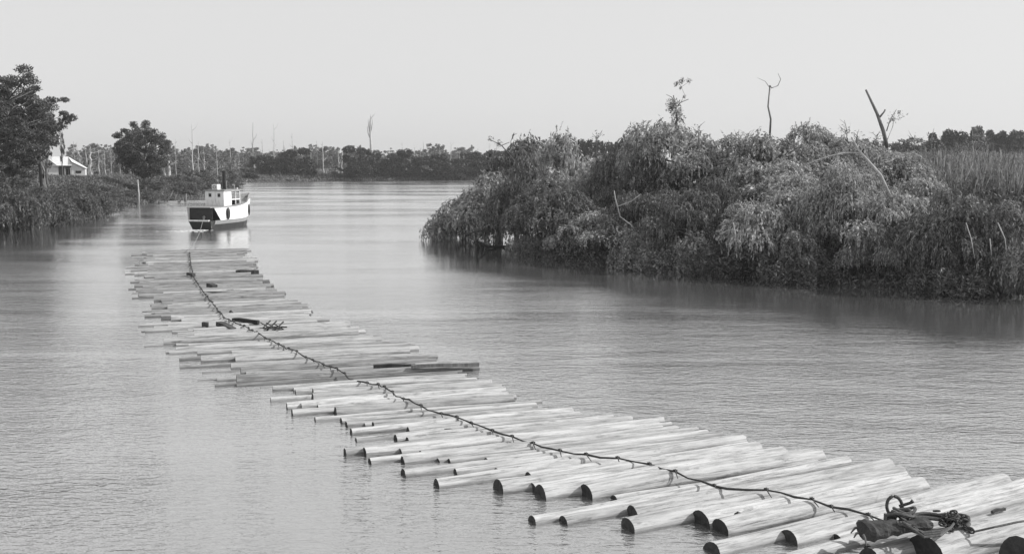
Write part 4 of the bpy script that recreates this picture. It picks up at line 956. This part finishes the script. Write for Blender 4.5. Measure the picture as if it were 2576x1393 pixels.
# ------------------------------------------------------------------ far bank
FB = [gum_template(61+i, 10, 4.6, clumps=40, per=150, leaf=(.6, .3), matn='farbush', base=.0, cr=(.9, 1.7), hang=.1, trunk_r=.25) for i in range(2)]
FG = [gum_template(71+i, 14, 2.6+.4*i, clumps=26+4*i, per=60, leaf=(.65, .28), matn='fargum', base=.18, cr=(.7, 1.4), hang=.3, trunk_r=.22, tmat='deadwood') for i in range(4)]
bush = [(655, 455, 392, 60, 'dark rounded bush left of the pair on the far bank'), (690, 455, 396, 70, 'dark bush under the gap on the far bank'), (738, 455, 374, 76, 'tall dark domed bush on the far bank'), (772, 455, 402, 50, 'low dark bush right of the tall domed one'),
 (905, 455, 369, 78, 'darkest tall domed bush on the far bank left of the white dead tree'), (945, 454, 385, 70, 'dark bush at the foot of the white dead tree'), (982, 454, 400, 60, 'low bush right of the white dead tree'), (1020, 454, 378, 78, 'flat topped dark bush mid far bank'), (1058, 454, 396, 66, 'dark bush right of the flat topped one'),
 (1098, 454, 388, 84, 'broad dark bush near the right of the open water'), (1140, 454, 400, 70, 'low dark bush second from the willows'), (1178, 453, 385, 80, 'dark bush on the far bank beside the willows'), (1225, 453, 380, 90, 'far bank bush showing above the willow tip'), (870, 455, 420, 60, 'very low bush left of the darkest dome'), (620, 458, 425, 60, 'low bush behind the tug bow')]
for i, (px, pf, pt, wd, lab) in enumerate(bush):
    Y = gp(px, pf-1.2).y; loc, sx, sz = fit(FB[i % 2], px, pt, Y, wd*1.05, z0=.2); put_tree('far_bush', FB[i % 2], loc, sx, sz, rnd.uniform(0, 6), lab, 'bush', 'dark bushes on the far bank')
rows = [(480., 12.5, 396, 14, 'front row'), (540., 12, 388, 14, 'middle row'), (620., 11.5, 384, 14, 'back row')]
cnt = 0
def skyline(px): return 4*math.sin(px*.021) + 3*math.sin(px*.067+1)
for Y, stp, ty, jit, rname in rows:
    px = 165 if Y > 500 else 560; k = 0
    while px < 1300:
        k += 1; cnt += 1; px += stp*rnd.uniform(.6, 1.5); top = ty - 5 + 1.5*skyline(px) + rnd.uniform(-jit, jit)
        t = FG[rnd.randrange(4)]; loc, sx, sz = fit(t, px, top, Y + rnd.uniform(-20, 20), rnd.uniform(18, 34)); loc = (loc[0], loc[1], loc[2])
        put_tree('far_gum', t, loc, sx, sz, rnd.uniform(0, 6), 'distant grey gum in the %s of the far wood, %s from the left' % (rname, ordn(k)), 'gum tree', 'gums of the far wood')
# trees behind the farmhouse, nearer
k = 0
for px, pt, wd in sorted([(178, 400, 40), (200, 385, 34), (228, 378, 34), (255, 384, 40), (285, 388, 40), (310, 382, 36), (390, 392, 40), (420, 380, 44), (455, 388, 44), (490, 392, 44), (520, 386, 44), (560, 390, 44), (590, 396, 40), (30, 380, 60), (70, 390, 60), (440, 410, 50), (480, 412, 50), (530, 408, 50), (300, 408, 50), (250, 412, 50)]):
    k += 1; t = FG[k % 4]; loc, sx, sz = fit(t, px, pt, 330. + 11*(k % 5), wd); put_tree('bank_gum', t, loc, sx, sz, k*1.1, 'grey gum in the left bank row behind the farmhouse, %s from the left' % ordn(k), 'gum tree', 'gums behind the farmhouse')
# right skyline wood
k = 0
for px in list(range(1480, 1580, 24)) + list(range(2110, 2680, 19)):
    k += 1; Y = 330. + (k % 4)*25; top = (350 if px < 1600 else 352 - 28*max(0, math.sin((px-2330)/95.)) - 6*math.sin(px*.4) if px > 2330 else 352+3*math.sin(px)) + rnd.uniform(-6, 6)
    t = (FB[k % 2] if k % 3 else FG[k % 4]); loc, sx, sz = fit(t, px, top + rnd.uniform(-4, 14), Y, rnd.uniform(50, 95)); put_tree('skyline_gum', t, loc, sx, sz, k*.7, 'distant tree above the right bank skyline, %s from the left' % ordn(k), 'tree', 'distant trees behind the right bank')
# ringbarked dead trees
def dead_tpl(seed, h=20):
    rr = random.Random(seed); mb = MB(); x = 0; pts = []; n_ = 9
    for i in range(n_+1):
        x += rr.uniform(-.25, .25); pts.append(Vector((x, rr.uniform(-.15, .15), h*i/n_)))
    mb.tube(pts, [.34*(1-.8*i/n_) for i in range(n_+1)], 6)
    for k in range(rr.randint(5, 9)):
        i = rr.randint(3, n_-1); a = rr.uniform(0, 6.28); L_ = rr.uniform(.8, 3.2); up = rr.uniform(.5, 1.6)
        p = pts[i]; mb.tube([p, p + Vector((math.cos(a)*L_*.5, math.sin(a)*L_*.5, L_*up*.4)), p + Vector((math.cos(a)*L_*.8, math.sin(a)*L_*.8, L_*up))], [.11, .07, .02], 4)
    o = mb.build('dead_src', 'deadwood'); me = o.data; bpy.data.objects.remove(o); return me
DT = [dead_tpl(s) for s in range(80, 86)]
dl = [(482, 312, 430, .8), (636, 308, 428, .9), (688, 312, 430, .6), (735, 335, 415, .5), (577, 350, 415, .5), (812, 356, 428, .8), (1077, 366, 420, .6), (1105, 372, 425, .6), (205, 380, 436, 1.5), (212, 378, 436, 1.4), (224, 368, 436, 1.6), (247, 375, 432, .8), (419, 372, 436, 1.6), (412, 385, 436, 1.1), (440, 350, 420, .4), (515, 375, 425, .6), (545, 372, 425, .6), (600, 380, 430, .7), (660, 350, 430, .6), (760, 380, 428, .6), (850, 375, 428, .6), (780, 365, 428, .6), (1000, 380, 425, .6), (1150, 385, 425, .5), (195, 372, 430, .8), (265, 378, 430, .7), (310, 375, 425, .6), (1230, 360, 400, .4)]
dr = random.Random(77)
dl += [(dr.uniform(175, 1260), dr.uniform(352, 392), 428, dr.uniform(.35, .75)) for _ in range(34)]
dl.sort()
for k, (px, pt, pb, th) in enumerate(dl):
    Y = 455. if px > 560 else 320.; p = dp(px, pt, Y); z = gh(p.x, Y)-.2; h = p.z - z
    o = meshobj('dead_gum', DT[k % 6]); o.location = (p.x, Y, z); o.scale = (1.35*th*Y/420, 1.35*th*Y/420, h/20); o.rotation_euler = (0, 0, k*2.1)
    tag(o, 'bleached ringbarked dead trunk on the wooded skyline, %s dead trunk from the left' % ordn(k+1), 'dead tree', 'ringbarked dead trees')
Yd = 448.; b0 = dp(938, 418, Yd); root = empty('white_gum', b0); mb = MB()
for seg in [[(941, 424, .6), (936, 408, .75), (934, 380, .65), (932, 345, .5), (931, 310, .4), (933, 288, .15)], [(932, 350, .3), (926, 335, .25), (924, 318, .1)], [(931, 335, .3), (927, 315, .22), (926, 300, .08)], [(933, 330, .25), (937, 310, .2), (936, 292, .08)], [(932, 300, .15), (940, 290, .1), (946, 283, .04)], [(936, 408, .3), (944, 424, .3), (951, 430, .3)]]:
    mb.tube([dp(q[0], q[1], Yd)-b0 for q in seg], [q[2]*.85 for q in seg], 7)
mb.build('trunk', 'deadwood', root, smooth=True); tag(root, 'tall white dead gum standing alone above the far bank', 'dead tree')

# ------------------------------------------------------------------ air: distance fades to grey
hm = bpy.data.materials.new('haze'); hm.use_nodes = True; hn = hm.node_tree; hn.nodes.clear()
ho = hn.nodes.new('ShaderNodeOutputMaterial'); hv = hn.nodes.new('ShaderNodeVolumePrincipled')
hv.inputs['Color'].default_value = (.9, .9, .9, 1); hv.inputs['Density'].default_value = .00022; hv.inputs['Anisotropy'].default_value = .2
hn.links.new(hv.outputs[0], ho.inputs['Volume']); M['haze'] = hm
mb = MB(); mb.box((-3600, -160, -3.6), (3600, 3700, 60)); tag(mb.build('haze', 'haze'), 'thin even haze over the river', 'haze', kind='stuff')
